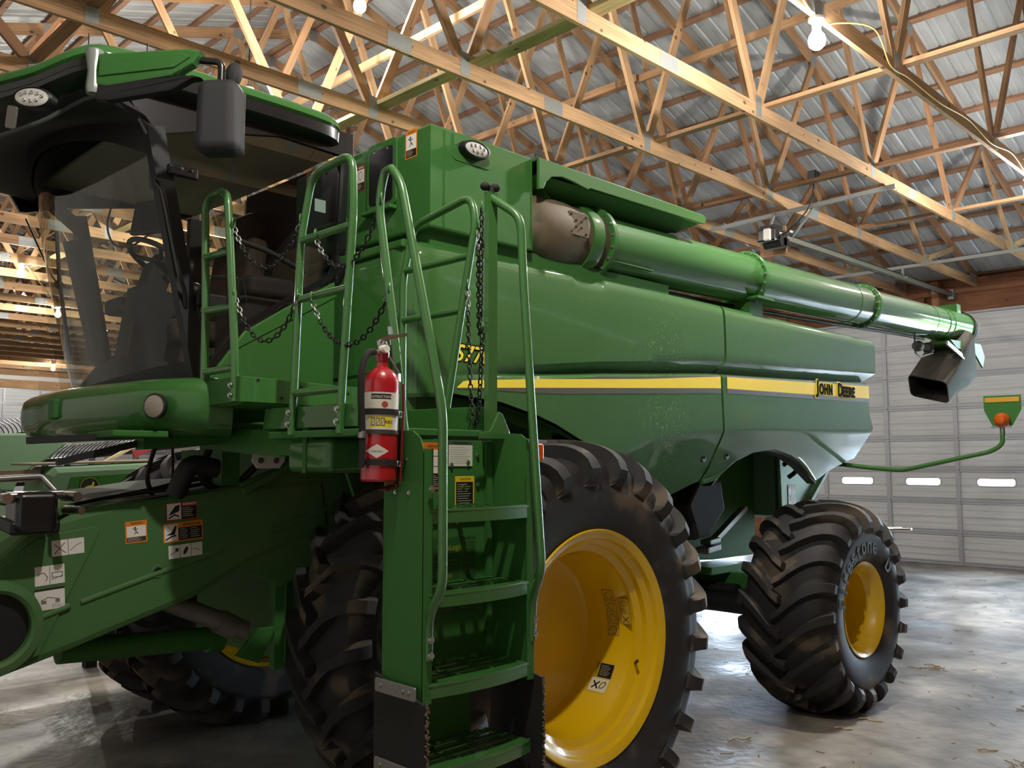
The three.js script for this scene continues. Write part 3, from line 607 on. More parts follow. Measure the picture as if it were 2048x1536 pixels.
  mesh('valve_stem', rod([0.27 * Math.cos(1.75), 0.27 * Math.sin(1.75), 0.19], [0.25 * Math.cos(1.7), 0.25 * Math.sin(1.7), 0.24], 0.01), M.black, rw);
  const word = 'Firestone  D', L = [];
  for (let i = 0; i < word.length; i++) if (word[i] !== ' ') {
    const g = new TextGeometry(word[i], { font: bold, size: 0.112, depth: 0.006, curveSegments: 4, bevelEnabled: false }); g.center();
    const a = 2.95 - i * 0.205; g.rotateZ(a - Math.PI / 2); g.translate(0.465 * Math.cos(a), 0.465 * Math.sin(a), 0.352); L.push(g);
  }
  mesh('tire_lettering', L, M.letters, rw);
}

// ---------------------------------------------------------------- side panels
const l1 = pl([[2.84, 2.315], [3.41, 2.395], [4.27, 2.49], [5.51, 2.60], [8.31, 2.70]]);
const l2 = pl([[2.84, 2.30], [3.46, 2.36], [4.33, 2.435], [5.59, 2.52], [8.32, 2.62]]);
const l3 = pl([[2.8, 1.5], [3.9, 1.72], [4.23, 1.87], [4.85, 2.05], [5.77, 2.12], [8.35, 2.18]]);
const seamX = pl([[1.6, 5.5], [1.72, 5.56], [1.78, 5.61], [2.07, 5.68], [2.48, 5.655], [2.52, 5.66], [2.62, 5.72], [3.04, 5.73]]);
const rearX = pl([[1.78, 7.9], [1.84, 8.0], [2.19, 8.25], [2.21, 8.19], [2.54, 8.17], [2.62, 8.2], [2.70, 8.34], [2.76, 8.35], [3.04, 8.37]]);
function sideZ(x, y) {                                     // how the painted skin swells and steps
  const s = sstep(2.9, 4.2, x), a = l1(x), b = l2(x), c = l3(x);
  let d = 0;
  if (y > a) { const t = (y - a) / 0.45; d = -0.018 * t * t; }
  else if (y > b) d = -0.075 * s * (a - y) / Math.max(a - b, 1e-3);
  else { const t = clamp((b - y) / 0.035, 0, 1); d = -0.075 * s * Math.pow(1 - t, 2.2); }
  if (y < c) { const t = c - y; d -= 0.34 * t * sstep(0, 0.04, t) + 0.12 * t * t; }
  return ZL + d;
}
function panelGeo(x0, x1, nx, top, bot, warp, roundFront) {
  const cols = [];
  for (let i = 0; i <= nx; i++) {
    const x = lerp(x0, x1, i / nx), a = top(x), b = bot(x);
    const ys = [a, a - 0.008, a - 0.02, a - 0.045, a - 0.09, a - 0.18, lerp(a, l1(x), 0.6), lerp(a, l1(x), 0.85), l1(x) + 0.004, l1(x) - 0.004, lerp(l1(x), l2(x), 0.5), l2(x) + 0.003, l2(x) - 0.006, l2(x) - 0.016, l2(x) - 0.035, l2(x) - 0.06, lerp(l2(x), l3(x), 0.4), lerp(l2(x), l3(x), 0.7), l3(x) + 0.004, l3(x) - 0.02, l3(x) - 0.05, lerp(l3(x), b, 0.4), lerp(l3(x), b, 0.7), b + 0.02, b].map((y) => clamp(y, b, a));
    const col = ys.map((y, k) => {
      let z = sideZ(x, y);
      const e = a - y; if (e < 0.07) z -= 0.07 - Math.sqrt(Math.max(0, 0.07 * 0.07 - (0.07 - e) * (0.07 - e)));     // rolled top edge
      if (roundFront) { const r = 0.16, q = x0 + r - x; if (q > 0) z -= r - Math.sqrt(Math.max(0, r * r - q * q)); }
      return V(warp ? warp(x, y) : x, y, z);
    });
    cols.push([V(col[0].x, col[0].y - 0.004, col[0].z - 0.04), ...col, V(col[col.length - 1].x, col[col.length - 1].y + 0.003, col[col.length - 1].z - 0.05)]);
  }
  const back = (c, d) => c.map((p) => V(p.x + d, p.y, p.z - 0.05));
  return gridGeo([back(cols[0], 0.002), ...cols, back(cols[nx], -0.002)], true, 0.5);
}
const p1top = pl([[2.82, 3.03], [4.05, 3.04], [4.06, 3.02], [4.35, 3.013], [4.36, 3.04], [5.73, 3.04]]);
const p1bot = pl([[2.82, 2.2], [3.05, 2.21], [3.42, 2.18], [3.70, 2.12], [3.87, 2.07], [4.4, 1.86], [5.05, 1.55], [5.12, 1.55], [5.7, 1.735]]);
const p2top = pl([[5.7, 3.04], [8.4, 3.03]]);
const p2bot = pl([[5.5, 1.69], [5.75, 1.73], [5.95, 1.86], [6.21, 1.95], [6.51, 1.975], [6.84, 1.93], [7.09, 1.84], [7.36, 1.70], [7.44, 1.71], [8.0, 1.84], [8.4, 1.93]]);
const wL = (x, y) => x + sstep(4.6, 5.7, x) * (seamX(y) - 0.012 - 5.7);
const wR = (x, y) => x + (1 - sstep(5.7, 6.3, x)) * (seamX(y) + 0.014 - 5.7) + sstep(7.3, 8.3, x) * (rearX(y) - 8.3);
const gP1 = panelGeo(2.82, 5.7, 96, p1top, p1bot, wL, true), gP2 = panelGeo(5.7, 8.3, 90, p2top, p2bot, wR, false);
mesh('side_panel', gP1, M.sidePanel, combine); mesh('side_panel', gP2, M.sidePanel, combine);
mesh('side_panel', mirrorZ(gP1), M.green, combine); mesh('side_panel', mirrorZ(gP2), M.green, combine);
mesh('rear_cover', slab([[ZL - 0.2, 1.95], [ZL - 0.12, 3.02], [ZR + 0.12, 3.02], [ZR + 0.2, 1.95]], 0.05, 'x', 8.12, 0.015), M.green, combine);
mesh('deck', slab([[2.95, ZL - 0.1], [8.15, ZL - 0.1], [8.15, ZR + 0.1], [2.95, ZR + 0.1]], 0.04, 'y', 2.93, 0.01), M.greenDark, combine);
mesh('wheel_arch', [pipe([[5.75, 1.735, -3.66], [5.95, 1.865, -3.645], [6.21, 1.955, -3.635], [6.51, 1.98, -3.62], [6.84, 1.935, -3.635], [7.09, 1.845, -3.645], [7.36, 1.705, -3.67]], 0.013, 0.15, 8, 60), ...[[5.72, 1.70, 5.95, 1.85], [5.95, 1.85, 6.21, 1.94], [6.21, 1.94, 6.51, 1.965], [6.51, 1.965, 6.84, 1.92], [6.84, 1.92, 7.09, 1.83], [7.09, 1.83, 7.36, 1.69]].map(([a, b, c, d]) => bar([a, b, -3.68], [c, d, -3.68], 0.008, 0.08))], M.black, combine);
mesh('arch_lip', pipe([[5.6, 1.73, -3.655], [5.75, 1.75, -3.645], [5.95, 1.88, -3.62], [6.21, 1.972, -3.60], [6.51, 1.998, -3.59], [6.84, 1.952, -3.60], [7.09, 1.862, -3.615], [7.36, 1.72, -3.66]], 0.022, 0.15, 12, 80), M.green, combine);
// stripe, lettering and fasteners on the painted side
function stripGeo(x0, x1, n, top, bot, lift, warp) {
  const rows = [];
  for (let i = 0; i <= n; i++) { const x = lerp(x0, x1, i / n); rows.push([0, 0.25, 0.5, 0.75, 1].map((t) => { const y = lerp(top(x), bot(x), t); return V(warp(x, y), y, sideZ(x, y) + lift); })); }
  return gridGeo(rows, true, 0.5);
}
const stT = pl([[3.09, 2.262], [3.14, 2.302], [3.69, 2.345], [4.73, 2.415], [5.74, 2.495], [8.28, 2.578]]), stB = pl([[3.09, 2.26], [3.69, 2.295], [4.73, 2.355], [5.75, 2.41], [8.29, 2.462]]);
const id = (x) => x;
for (const [a, b, w] of [[3.09, 5.7, wL], [5.7, 8.18, id]]) {
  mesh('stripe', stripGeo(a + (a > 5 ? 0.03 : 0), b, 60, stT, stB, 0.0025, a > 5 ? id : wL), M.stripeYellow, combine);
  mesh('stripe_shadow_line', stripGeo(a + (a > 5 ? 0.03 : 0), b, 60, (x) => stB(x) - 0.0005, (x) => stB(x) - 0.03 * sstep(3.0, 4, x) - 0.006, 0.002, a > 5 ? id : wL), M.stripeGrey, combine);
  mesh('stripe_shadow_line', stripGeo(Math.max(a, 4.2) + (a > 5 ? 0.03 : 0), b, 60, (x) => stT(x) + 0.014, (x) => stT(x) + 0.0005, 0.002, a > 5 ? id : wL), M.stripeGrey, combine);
}
function word(name, s, font, size, at, m, roll, depth, grow = 0, sx = 1) {
  const g = new TextGeometry(s, { font, size, depth, curveSegments: 5, bevelEnabled: grow > 0, bevelSize: grow, bevelThickness: 0.0006, bevelSegments: 1 });
  g.scale(sx, 1, 1); g.rotateZ(roll); g.translate(...at);
  return mesh(name, g, m, combine);
}
{
  // slanted number in yellow with a black outline
  const num = (m, z, grow) => { const g = new TextGeometry('S770', { font: bold, size: 0.088, depth: 0.001, curveSegments: 5, bevelEnabled: grow > 0, bevelSize: grow, bevelThickness: 0.0004, bevelSegments: 1 }); const sh = new THREE.Matrix4().makeShear(0, 0, 0.28, 0, 0, 0); g.applyMatrix4(sh); g.scale(0.95, 1, 1); g.rotateZ(-0.02); g.translate(3.07, 2.405, z); return mesh('model_number', g, m, combine); };
  num(M.print, sideZ(3.2, 2.42) + 0.001, 0.007); num(M.stripeYellow, sideZ(3.2, 2.42) + 0.003, 0);
  const small = (s, size, x, grow, m, z) => { const g = new TextGeometry(s, { font: sans, size, depth: 0.001, curveSegments: 5, bevelEnabled: grow > 0, bevelSize: grow, bevelThickness: 0.0004, bevelSegments: 1 }); g.scale(1.02, 1, 1); g.rotateZ(0.012); g.translate(x, 2.453, z); return g; };
  const parts = (grow, z, m) => mesh('side_lettering', [['J', 0.108, 7.13], ['OHN', 0.082, 7.175], ['D', 0.108, 7.52], ['EERE', 0.082, 7.615]].map(([s, q, x]) => small(s, q, x, grow, m, z)), m, combine);
  parts(0.016, sideZ(7.5, 2.5) + 0.003, M.stripeYellow); parts(0.007, sideZ(7.5, 2.5) + 0.008, M.print);
  for (const [x, y] of [[5.52, 1.9], [5.83, 1.92], [4.96, 1.75]]) mesh('latch', [rod([x, y, sideZ(x, y) - 0.02], [x, y, sideZ(x, y) + 0.004], 0.028, 20), rod([x, y, sideZ(x, y)], [x, y + 0.012, sideZ(x, y) + 0.012], 0.008, 8)], M.black, combine);
}

// ---------------------------------------------------------------- grain tank, front wall, auger cover
{
  const tank = group('grain_tank', combine);
  mesh('tank_wall', slab([[2.9, ZL], [3.66, ZL], [3.66, -3.92], [5.2, -3.92], [5.5, -4.2], [5.5, -6.0], [5.2, ZR + 0.3], [3.9, ZR + 0.3], [3.3, -5.5], [3.2, -4.6], [2.9, -4.25]], 0.555, 'y', 3.085, 0.014), M.green, tank);
  mesh('tank_base', slab([[2.95, ZL - 0.06], [5.1, ZL - 0.06], [5.1, ZR + 0.4], [3.95, ZR + 0.4], [3.35, -5.5], [3.0, -4.6]], 0.12, 'y', 2.975, 0.004), M.greenDark, tank);
  mesh('corner_seam', box(0.006, 0.53, 0.006, 3.0, 3.36, ZL + 0.0005), M.greenDark, tank);
  mesh('seam', box(0.004, 0.54, 0.004, 3.66, 3.36, ZL + 0.001), M.greenDark, tank);
  mesh('window_surround', slab(roundRect(-4.045, 3.265, -3.775, 3.64, 0.03), 0.012, 'x', 2.889, 0.004), M.green, tank);
  mesh('tank_window', slab(roundRect(-4.015, 3.29, -3.80, 3.60, 0.03), 0.008, 'x', 2.884, 0.003), M.blackGloss, tank);
  for (const z of [-3.97, -3.85]) bolt(tank, [2.884, 3.585, z], [-1, 0, 0], M.steel, 0.6);
  mesh('window_ledge', box(0.05, 0.025, 0.27, 2.875, 3.245, -3.91, 0, 0, 0, 0.008), M.greenDark, tank);
  decal('warning_label', tank, 0.1, 0.155, [2.8985, 3.565, -3.66], [-1, 0, 0], (k, w, h) => { fill(k, '#d9801e', 0, 0, w, h); fill(k, '#e9e6df', w * 0.07, h * 0.17, w * 0.86, h * 0.52); fill(k, '#1a1714', w * 0.07, h * 0.7, w * 0.86, h * 0.26); lines(k, '#c8c2b6', w * 0.12, h * 0.74, w * 0.6, 4, h * 0.05, 3); text(k, '▲ WARNING', w / 2, h * 0.09, h * 0.085, '#1a1714'); figure(k, w * 0.42, h * 0.43, h * 0.42); }, 1400);
  decal('danger_label', tank, 0.085, 0.15, [2.8985, 3.48, -4.12], [-1, 0, 0], (k, w, h) => { fill(k, '#8e2f2a', 0, 0, w, h); fill(k, '#dedad0', w * 0.06, h * 0.16, w * 0.88, h * 0.5); fill(k, '#241d1a', w * 0.06, h * 0.68, w * 0.88, h * 0.28); text(k, '▲ DANGER', w / 2, h * 0.08, h * 0.08, '#f0ece4'); lines(k, '#c8c2b6', w * 0.12, h * 0.73, w * 0.6, 4, h * 0.05, 3); k.strokeStyle = '#5a5650'; k.lineWidth = 5; k.beginPath(); k.ellipse(w / 2, h * 0.4, w * 0.2, h * 0.16, 0, 0, 6.3); k.stroke(); }, 1400);
  const wl = group('work_light', combine, [3.185, 3.555, ZL]);
  mesh('light_housing', lathe([[0.001, -0.02], [0.07, -0.015], [0.08, 0.02], [0.074, 0.05], [0.066, 0.052], [0.064, 0.04]], 40, 'z').scale(1.32, 0.62, 1), M.black, wl);
  mesh('light_lens', lathe([[0.0, 0.056], [0.05, 0.052], [0.066, 0.042], [0.066, 0.03]], 40, 'z').scale(1.32, 0.62, 1), M.lens, wl);
  for (const [x, y] of [[-0.045, 0.008], [-0.015, 0.014], [0.02, 0.014], [0.048, 0.006], [-0.03, -0.016], [0.0, -0.02], [0.032, -0.016]]) mesh('led_cell', lathe([[0.0, 0.060], [0.008, 0.058], [0.011, 0.054]], 14, 'z', [x, y, 0]), M.chrome, wl);
  mesh('mounting_plate', slab(roundRect(-0.13, -0.075, 0.14, 0.075, 0.02), 0.004, 'z', 0.001, 0.001), M.green, wl);
  for (const s of [-1, 1]) bolt(wl, [s * 0.115 + 0.005, 0.012, 0.004], [0, 0, 1], M.steel, 0.5);

  // fascia over the auger and its dark underside
  const cov = group('auger_cover', combine);
  mesh('fascia', slab([[3.66, 3.625], [3.66, 3.44], [3.70, 3.45], [3.72, 3.49], [3.77, 3.535], [3.86, 3.555], [3.95, 3.55], [4.1, 3.53], [4.12, 3.543], [5.37, 3.56], [5.40, 3.575], [5.40, 3.61], [5.37, 3.625]], 0.02, 'z', -3.46, 0.004), M.green, cov);
  mesh('top_plate', slab([[3.66, -3.45], [5.39, -3.45], [5.39, -3.95], [3.66, -3.95]], 0.02, 'y', 3.612, 0.004), M.green, cov);
  mesh('underside', gridGeo([[V(3.67, 3.54, -3.47), V(5.36, 3.565, -3.47)], [V(3.67, 3.46, -3.72), V(5.22, 3.475, -3.72)], [V(3.67, 3.2, -3.9), V(5.08, 3.38, -3.9)]], false, 0.3), M.greenDark, cov);
  mesh('end_bracket', slab([[5.12, 3.47], [5.37, 3.565], [5.2, 3.44], [5.12, 3.42]], 0.02, 'z', -3.64, 0.002), M.black, cov);
  for (const x of [4.0, 4.62]) mesh('hook', rod([x, 3.46, -3.7], [x, 3.42, -3.7], 0.008, 8), M.steel, cov);
}
// ---------------------------------------------------------------- unloading auger
{
  const au = group('unloading_auger', combine);
  const A = V(4.22, 3.275, -3.66), B = V(11.12, 3.445, -3.66), D = B.clone().sub(A), at = (x) => { const t = (x - A.x) / D.x; return [x, A.y + D.y * t, A.z]; };
  const segs = [[4.3, 6.25, 0.192, 'tube'], [6.25, 8.42, 0.186, 'tube'], [8.42, 10.0, 0.18, 'tube'], [10.0, 11.12, 0.183, 'tube']];
  for (const [a, b, r] of segs) { const g = new THREE.CylinderGeometry(r, r, 1, 56, 1, true); g.rotateZ(-Math.PI / 2); g.scale(b - a, 1, 1); orient(g, V(...at((a + b) / 2)), D); mesh('tube', g, M.green, au); }
  const collar = (x, r, w, n = 18) => {
    const c = mesh('flange', orient(lathe([[r - 0.04, -w], [r - 0.006, -w], [r, -w + 0.006], [r, w - 0.006], [r - 0.006, w], [r - 0.04, w]], 56, 'x'), V(...at(x)), D), M.greenDark, au);
    for (let i = 0; i < n; i++) { const a = i / n * 6.2832 + 0.1, p = at(x); bolt(au, [p[0] + w, p[1] + (r - 0.016) * Math.cos(a), p[2] + (r - 0.016) * Math.sin(a)], [1, 0, 0], M.steel, 0.9, 'flange_bolt'); bolt(au, [p[0] - w, p[1] + (r - 0.016) * Math.cos(a), p[2] + (r - 0.016) * Math.sin(a)], [-1, 0, 0], M.steel, 0.9, 'flange_bolt'); }
    return c;
  };
  collar(4.36, 0.235, 0.022); collar(6.27, 0.222, 0.02); collar(8.43, 0.215, 0.024);
  mesh('band', orient(lathe([[0.18, -0.01], [0.19, -0.01], [0.19, 0.01], [0.18, 0.01]], 56, 'x'), V(...at(8.08)), D), M.greenDark, au);
  for (const x of [10.35, 10.5]) mesh('band', orient(lathe([[0.18, -0.008], [0.188, -0.008], [0.188, 0.008], [0.18, 0.008]], 56, 'x'), V(...at(x)), D), M.greenDark, au);
  mesh('collar', orient(lathe([[0.2, -0.05], [0.215, -0.05], [0.222, 0], [0.215, 0.05], [0.2, 0.05]], 56, 'x'), V(...at(4.22)), D), M.green, au);
  // dusty elbow at the tank
  const elbowM = std({ color: '#625c4c', roughness: 0.7, map: tex(256, 256, (u, v) => { const q = sstep(0.4, 0.62, fbm(u, v, 3, 3, 5)); return [lerp(150, 255, q), lerp(190, 240, q), lerp(140, 225, q)]; }, 0.9, 0.9) });
  mesh('elbow', [orient(lathe([[0.0, -0.6], [0.1, -0.585], [0.17, -0.53], [0.205, -0.44], [0.212, -0.3], [0.21, -0.2], [0.2, -0.12], [0.2, 0.12]], 56, 'x'), V(...at(4.22)), D), rod([3.85, 2.9, -3.78], [3.85, 3.2, -3.74], 0.17, 32)], elbowM, au);
  mesh('elbow_pipe', [rod([3.86, 3.4, -3.62], [3.86, 3.54, -3.66], 0.062, 24), rod([3.86, 3.43, -3.628], [3.86, 3.45, -3.634], 0.075, 24)], M.greenDark, au);
  const plate = mesh('bearing_plate', slab(roundRect(-0.075, -0.075, 0.075, 0.075, 0.01), 0.012, 'z', 0, 0.002), elbowM, au); plate.position.set(4.02, 3.3, -3.458); plate.rotation.set(-0.12, -0.2, -0.12);
  for (const [x, y] of [[-0.055, 0.055], [0.055, 0.055], [-0.055, -0.055], [0.055, -0.055], [-0.02, 0.02], [0.02, 0.02], [-0.02, -0.02], [0.02, -0.02]]) { const p = V(x, y, 0.013).applyEuler(plate.rotation).add(plate.position); bolt(au, p.toArray(), V(0, 0, 1).applyEuler(plate.rotation).toArray(), M.black, 0.6); }
  for (const [y, z] of [[-0.125, -3.53], [-0.16, -3.6]]) mesh('rib', bar([4.36, at(4.4)[1] + y, z], [4.85, at(4.8)[1] + y - 0.01, z], 0.012, 0.05), M.green, au);
  mesh('rest', [box(0.2, 0.16, 0.3, 6.3, 3.08, -3.72), box(0.25, 0.02, 0.3, 6.28, 3.15, -3.62)], M.greenDark, au);
  mesh('hose', spline([[4.7, 3.08, -3.7], [6.0, 3.1, -3.72], [7.4, 3.14, -3.72], [9.4, 3.2, -3.66], [9.9, 3.2, -3.62]], 0.018, 8, 60), M.cableBlack, au);
  // folded outer lip, lamp and spout
  mesh('end_cap', orient(lathe([[0.18, 0.0], [0.205, 0.01], [0.203, 0.1], [0.18, 0.17], [0.1, 0.2], [0, 0.205]], 48, 'x'), V(...at(11.12)), D), M.boot, au);
  mesh('end_ring', orient(lathe([[0.18, -0.02], [0.2, -0.02], [0.2, 0.015], [0.18, 0.015]], 48, 'x'), V(...at(11.12)), D), M.black, au);
  mesh('spout_bracket', [slab([[10.3, 3.22], [11.3, 3.26], [11.42, 3.12], [11.34, 2.98], [11.1, 3.12], [10.5, 3.14]], 0.02, 'z', -3.5, 0.004), slab([[10.3, 3.22], [11.3, 3.26], [11.42, 3.12], [11.34, 2.98], [11.1, 3.12], [10.5, 3.14]], 0.02, 'z', -3.84, 0.004), box(0.9, 0.03, 0.34, 10.8, 3.2, -3.66)], M.greenDark, au);
  // rubber spout: loft from a rectangle under the tube end to the open mouth
  const ring = (c, X, Y, w, h, r) => roundRect(-w, -h, w, h, r, 4).map(([a, b]) => c.clone().addScaledVector(X, a).addScaledVector(Y, b));
  const T = V(11.0, 3.12, -3.66), Mo = V(10.48, 2.70, -3.8), d = Mo.clone().sub(T).normalize(), X = V(0.25, 0, 0.97).normalize().sub(d.clone().multiplyScalar(V(0.25, 0, 0.97).normalize().dot(d))).normalize(), Y = d.clone().cross(X).normalize();
  const loop = (r) => [...r, r[0]];
  const outer = [loop(ring(T.clone().addScaledVector(d, -0.05), X, Y, 0.2, 0.34, 0.08)), loop(ring(T.clone().addScaledVector(d, 0.18), X, Y, 0.215, 0.31, 0.09)), loop(ring(T.clone().addScaledVector(d, 0.4), X, Y, 0.22, 0.22, 0.08)), loop(ring(Mo, X, Y, 0.225, 0.155, 0.06))];
  const inner = [loop(ring(Mo, X, Y, 0.213, 0.143, 0.05)), loop(ring(T.clone().addScaledVector(d, 0.2), X, Y, 0.2, 0.25, 0.06)), loop(ring(T.clone().addScaledVector(d, 0.05), X, Y, 0.02, 0.02, 0.005))];
  mesh('spout', gridGeo(outer, false, 0.6), M.boot, au);
  mesh('spout_lining', gridGeo(inner, false, 0.6), M.rubberFlat, au);
  mesh('spout_rim', gridGeo([outer[3], inner[0]], false, 0.6), M.rubberFlat, au);
  const lamp = mesh('lamp', [lathe([[0, -0.05], [0.05, -0.045], [0.06, 0.0], [0.055, 0.03], [0, 0.035]], 24, 'x', [9.85, 3.12, -3.66]), box(0.1, 0.1, 0.1, 10.15, 3.13, -3.66, 0, 0, 0, 0.02), pipe([[9.95, 3.25, -3.6], [9.6, 3.22, -3.6], [9.6, 3.02, -3.6], [9.75, 2.99, -3.6], [10.1, 3.06, -3.6]], 0.008, 0.03, 6)], M.black, au);
  mesh('spout_arm', bar([10.25, 3.18, -3.5], [10.7, 3.05, -3.48], 0.05, 0.02), M.steel, au);
  mesh('hinge_block', box(0.12, 0.1, 0.2, 10.85, at(10.85)[1] + 0.2, -3.66), M.green, au);
}

// ---------------------------------------------------------------- front body between cab and tank
{
  const bf = group('front_body', combine);
  mesh('front_panel', slab([[-3.66, 2.2], [-3.66, 2.97], [-4.1, 2.97], [-4.35, 2.9], [-4.9, 2.75], [-4.9, 2.2]], 0.04, 'x', 2.83, 0.012), M.green, bf);
  mesh('access_door', slab([[-3.72, 2.35], [-3.74, 2.92], [-4.02, 2.93], [-4.34, 2.83], [-4.4, 2.8], [-4.4, 2.33]], 0.012, 'x', 2.822, 0.005), M.green, bf);
  mesh('upper_lip', slab([[-3.62, 2.99], [-3.62, 3.03], [-4.2, 3.03], [-4.2, 2.97]], 0.06, 'x', 2.815, 0.01), M.green, bf);
  mesh('hose', pipe([[2.80, 2.98, -4.15], [2.79, 2.72, -4.36], [2.78, 2.34, -4.66]], 0.045, 0.2, 14), M.rubberFlat, bf);
  mesh('body_core', box(4.9, 0.85, 2.7, 5.35, 2.5, ZC), M.greenDark, bf);
  mesh('lower_sill', slab([[2.84, 2.12], [3.1, 2.15], [3.5, 2.12], [3.75, 2.06], [3.95, 1.98], [3.95, 2.1], [3.7, 2.17], [3.42, 2.22], [3.05, 2.26], [2.84, 2.24]], 0.25, 'z', -3.86, 0.01), M.greenDark, bf);
}
// ---------------------------------------------------------------- cab
{
  const cab = group('cab', combine);
  const DZ = -4.15, DR = 2 * ZC - DZ;
  const lean = (y) => -(y - 2.3) * 0.222;
  const plan = new THREE.CatmullRomCurve3([V(1.99, 0, DZ), V(1.87, 0, -4.5), V(1.81, 0, -5.0), V(1.85, 0, -5.4), V(1.99, 0, -5.8), V(2.3, 0, DR)]);
  const topY = (t) => lerp(3.44, 3.59, Math.sin(Math.PI * t)), botY = (t) => lerp(2.28, 2.26, Math.sin(Math.PI * t));
  const front = (t, y, out = 0) => { const p = plan.getPoint(t), q = plan.getTangent(t); return V(p.x + lean(y) + q.z * out, y, p.z - q.x * out); };
  const rows = [];
  for (let j = 0; j <= 14; j++) { const row = []; for (let i = 0; i <= 40; i++) { const t = i / 40; row.push(front(t, lerp(botY(t), topY(t), j / 14), 0.02 * Math.sin(Math.PI * j / 14))); } rows.push(row); }
  mesh('windshield', gridGeo(rows, true, 2), M.glass, cab);
  // left door glass, right glass
  const doorPts = [[1.99, 2.28], [2.20, 2.56], [2.42, 2.70], [2.72, 2.90], [2.79, 3.45], [2.73, 3.6], [2.4, 3.615], [1.95, 3.52], [1.735, 3.44]];
  const shape = (z, flip) => { const g = new THREE.ShapeGeometry(new THREE.Shape(doorPts.map(([x, y]) => new THREE.Vector2(x, y)))); if (flip) g.rotateY(0); return g.translate(0, 0, z); };
  mesh('side_window', shape(DZ), M.glass, cab);
  mesh('side_window', shape(DR), M.glass, cab);
  mesh('rear_corner_glass', gridGeo([0, 0.25, 0.5, 0.75, 1].map((t) => { const a = t * Math.PI / 2, x = 0.1 * Math.sin(a), z = -0.1 * (1 - Math.cos(a)); return [V(2.73 + x, 2.93, DZ + z), V(2.765 + x, 3.48, DZ + z)]; }), false, 2), M.glass, cab);
  // posts
  const post = (a, b, w, d, m = M.darkFrame, name = 'pillar') => mesh(name, bar(a, b, w, d), m, cab);
  post([2.0, 2.25, DZ - 0.01], [1.725, 3.47, DZ - 0.01], 0.085, 0.06);
  post([2.3, 2.25, DR], [2.04, 3.47, DR], 0.085, 0.06);
  post([2.1, 2.5, -5.74], [1.86, 3.2, -5.6], 0.11, 0.05);
  post([2.76, 2.86, DZ + 0.0], [2.79, 3.6, DZ], 0.02, 0.03, M.blackGloss); post([2.84, 2.86, DZ - 0.1], [2.86, 3.6, DZ - 0.1], 0.06, 0.05, M.blackGloss); post([2.82, 2.3, DR], [2.84, 3.6, DR], 0.1, 0.06);
  mesh('window_seal', [bar([1.99, 2.275, DZ], [2.2, 2.555, DZ], 0.03, 0.03), bar([2.2, 2.555, DZ], [2.42, 2.695, DZ], 0.03, 0.03), bar([2.42, 2.695, DZ], [2.74, 2.9, DZ], 0.03, 0.03)], M.blackGloss, cab);
  for (const z of [DZ - 0.015, DR - 0.015]) mesh('roof_rail', slab([[1.69, 3.43], [1.735, 3.435], [1.95, 3.505], [2.4, 3.6], [2.86, 3.585], [2.86, 3.73], [1.5, 3.73]], 0.03, 'z', z, 0.003), M.blackGloss, cab);
  const sealRow = (j0, t0) => Array.from({ length: 21 }, (_, i) => front(i / 20, j0(i / 20), 0.012));
  mesh('windshield_seal', gridGeo([sealRow((t) => botY(t) - 0.01), sealRow((t) => botY(t) + 0.055 + 0.03 * Math.cos(t * 6.28))], true, 1), M.black, cab);
  mesh('windshield_seal', gridGeo([sealRow((t) => topY(t) - 0.05 - 0.07 * Math.pow(Math.abs(2 * t - 1), 3)), sealRow((t) => topY(t) + 0.03)], true, 1), M.black, cab);
  mesh('door_handle_bar', pipe([[1.735, 3.2, DZ + 0.03], [1.742, 3.16, DZ + 0.075], [1.84, 2.74, DZ + 0.085], [1.88, 2.69, DZ + 0.05], [1.90, 2.62, DZ + 0.02]], 0.011, 0.04, 10), M.blackGloss, cab);
  mesh('door_hinge', box(0.15, 0.055, 0.03, 1.86, 3.275, DZ + 0.03, 0, 0, 0, 0.01), M.black, cab);
  mesh('door_hinge', box(0.16, 0.07, 0.04, 2.02, 2.66, DZ + 0.04, 0, 0, 0, 0.012), M.black, cab);
  for (const [x, y] of [[1.85, 3.285], [1.9, 3.285]]) bolt(cab, [x, y, DZ + 0.046], [0, 0, 1], M.steel, 0.5);
  mesh('grab_handle', pipe([[2.03, 2.95, -3.95], [2.25, 2.93, -3.99], [2.5, 2.87, -4.05]], 0.014, 0.05, 10), M.rubberFlat, cab);
  // lower skins
  mesh('lower_side_panel', slab([[2.02, 2.18], [2.02, 2.27], [2.215, 2.535], [2.43, 2.675], [2.76, 2.87], [2.76, 2.18]], 0.04, 'z', DZ - 0.03, 0.012), M.green, cab);
  mesh('panel_crease', [bar([2.16, 2.44, DZ + 0.012], [2.76, 2.79, DZ + 0.012], 0.012, 0.012), bar([2.2, 2.28, DZ + 0.012], [2.76, 2.28, DZ + 0.012], 0.01, 0.01)], M.green, cab);
  mesh('lower_side_panel', slab([[2.02, 2.18], [2.02, 2.27], [2.215, 2.535], [2.43, 2.675], [2.76, 2.87], [2.76, 2.18]], 0.04, 'z', DR - 0.01, 0.012), M.green, cab);
  // curved green nose under the windshield
  const nose = new THREE.CatmullRomCurve3([V(2.02, 0, -3.86), V(1.86, 0, -3.93), V(1.73, 0, -4.15), V(1.66, 0, -4.6), V(1.63, 0, -5.1), V(1.68, 0, -5.6), V(1.78, 0, -6.05), V(2.1, 0, -6.3)]);
  const nr = [];
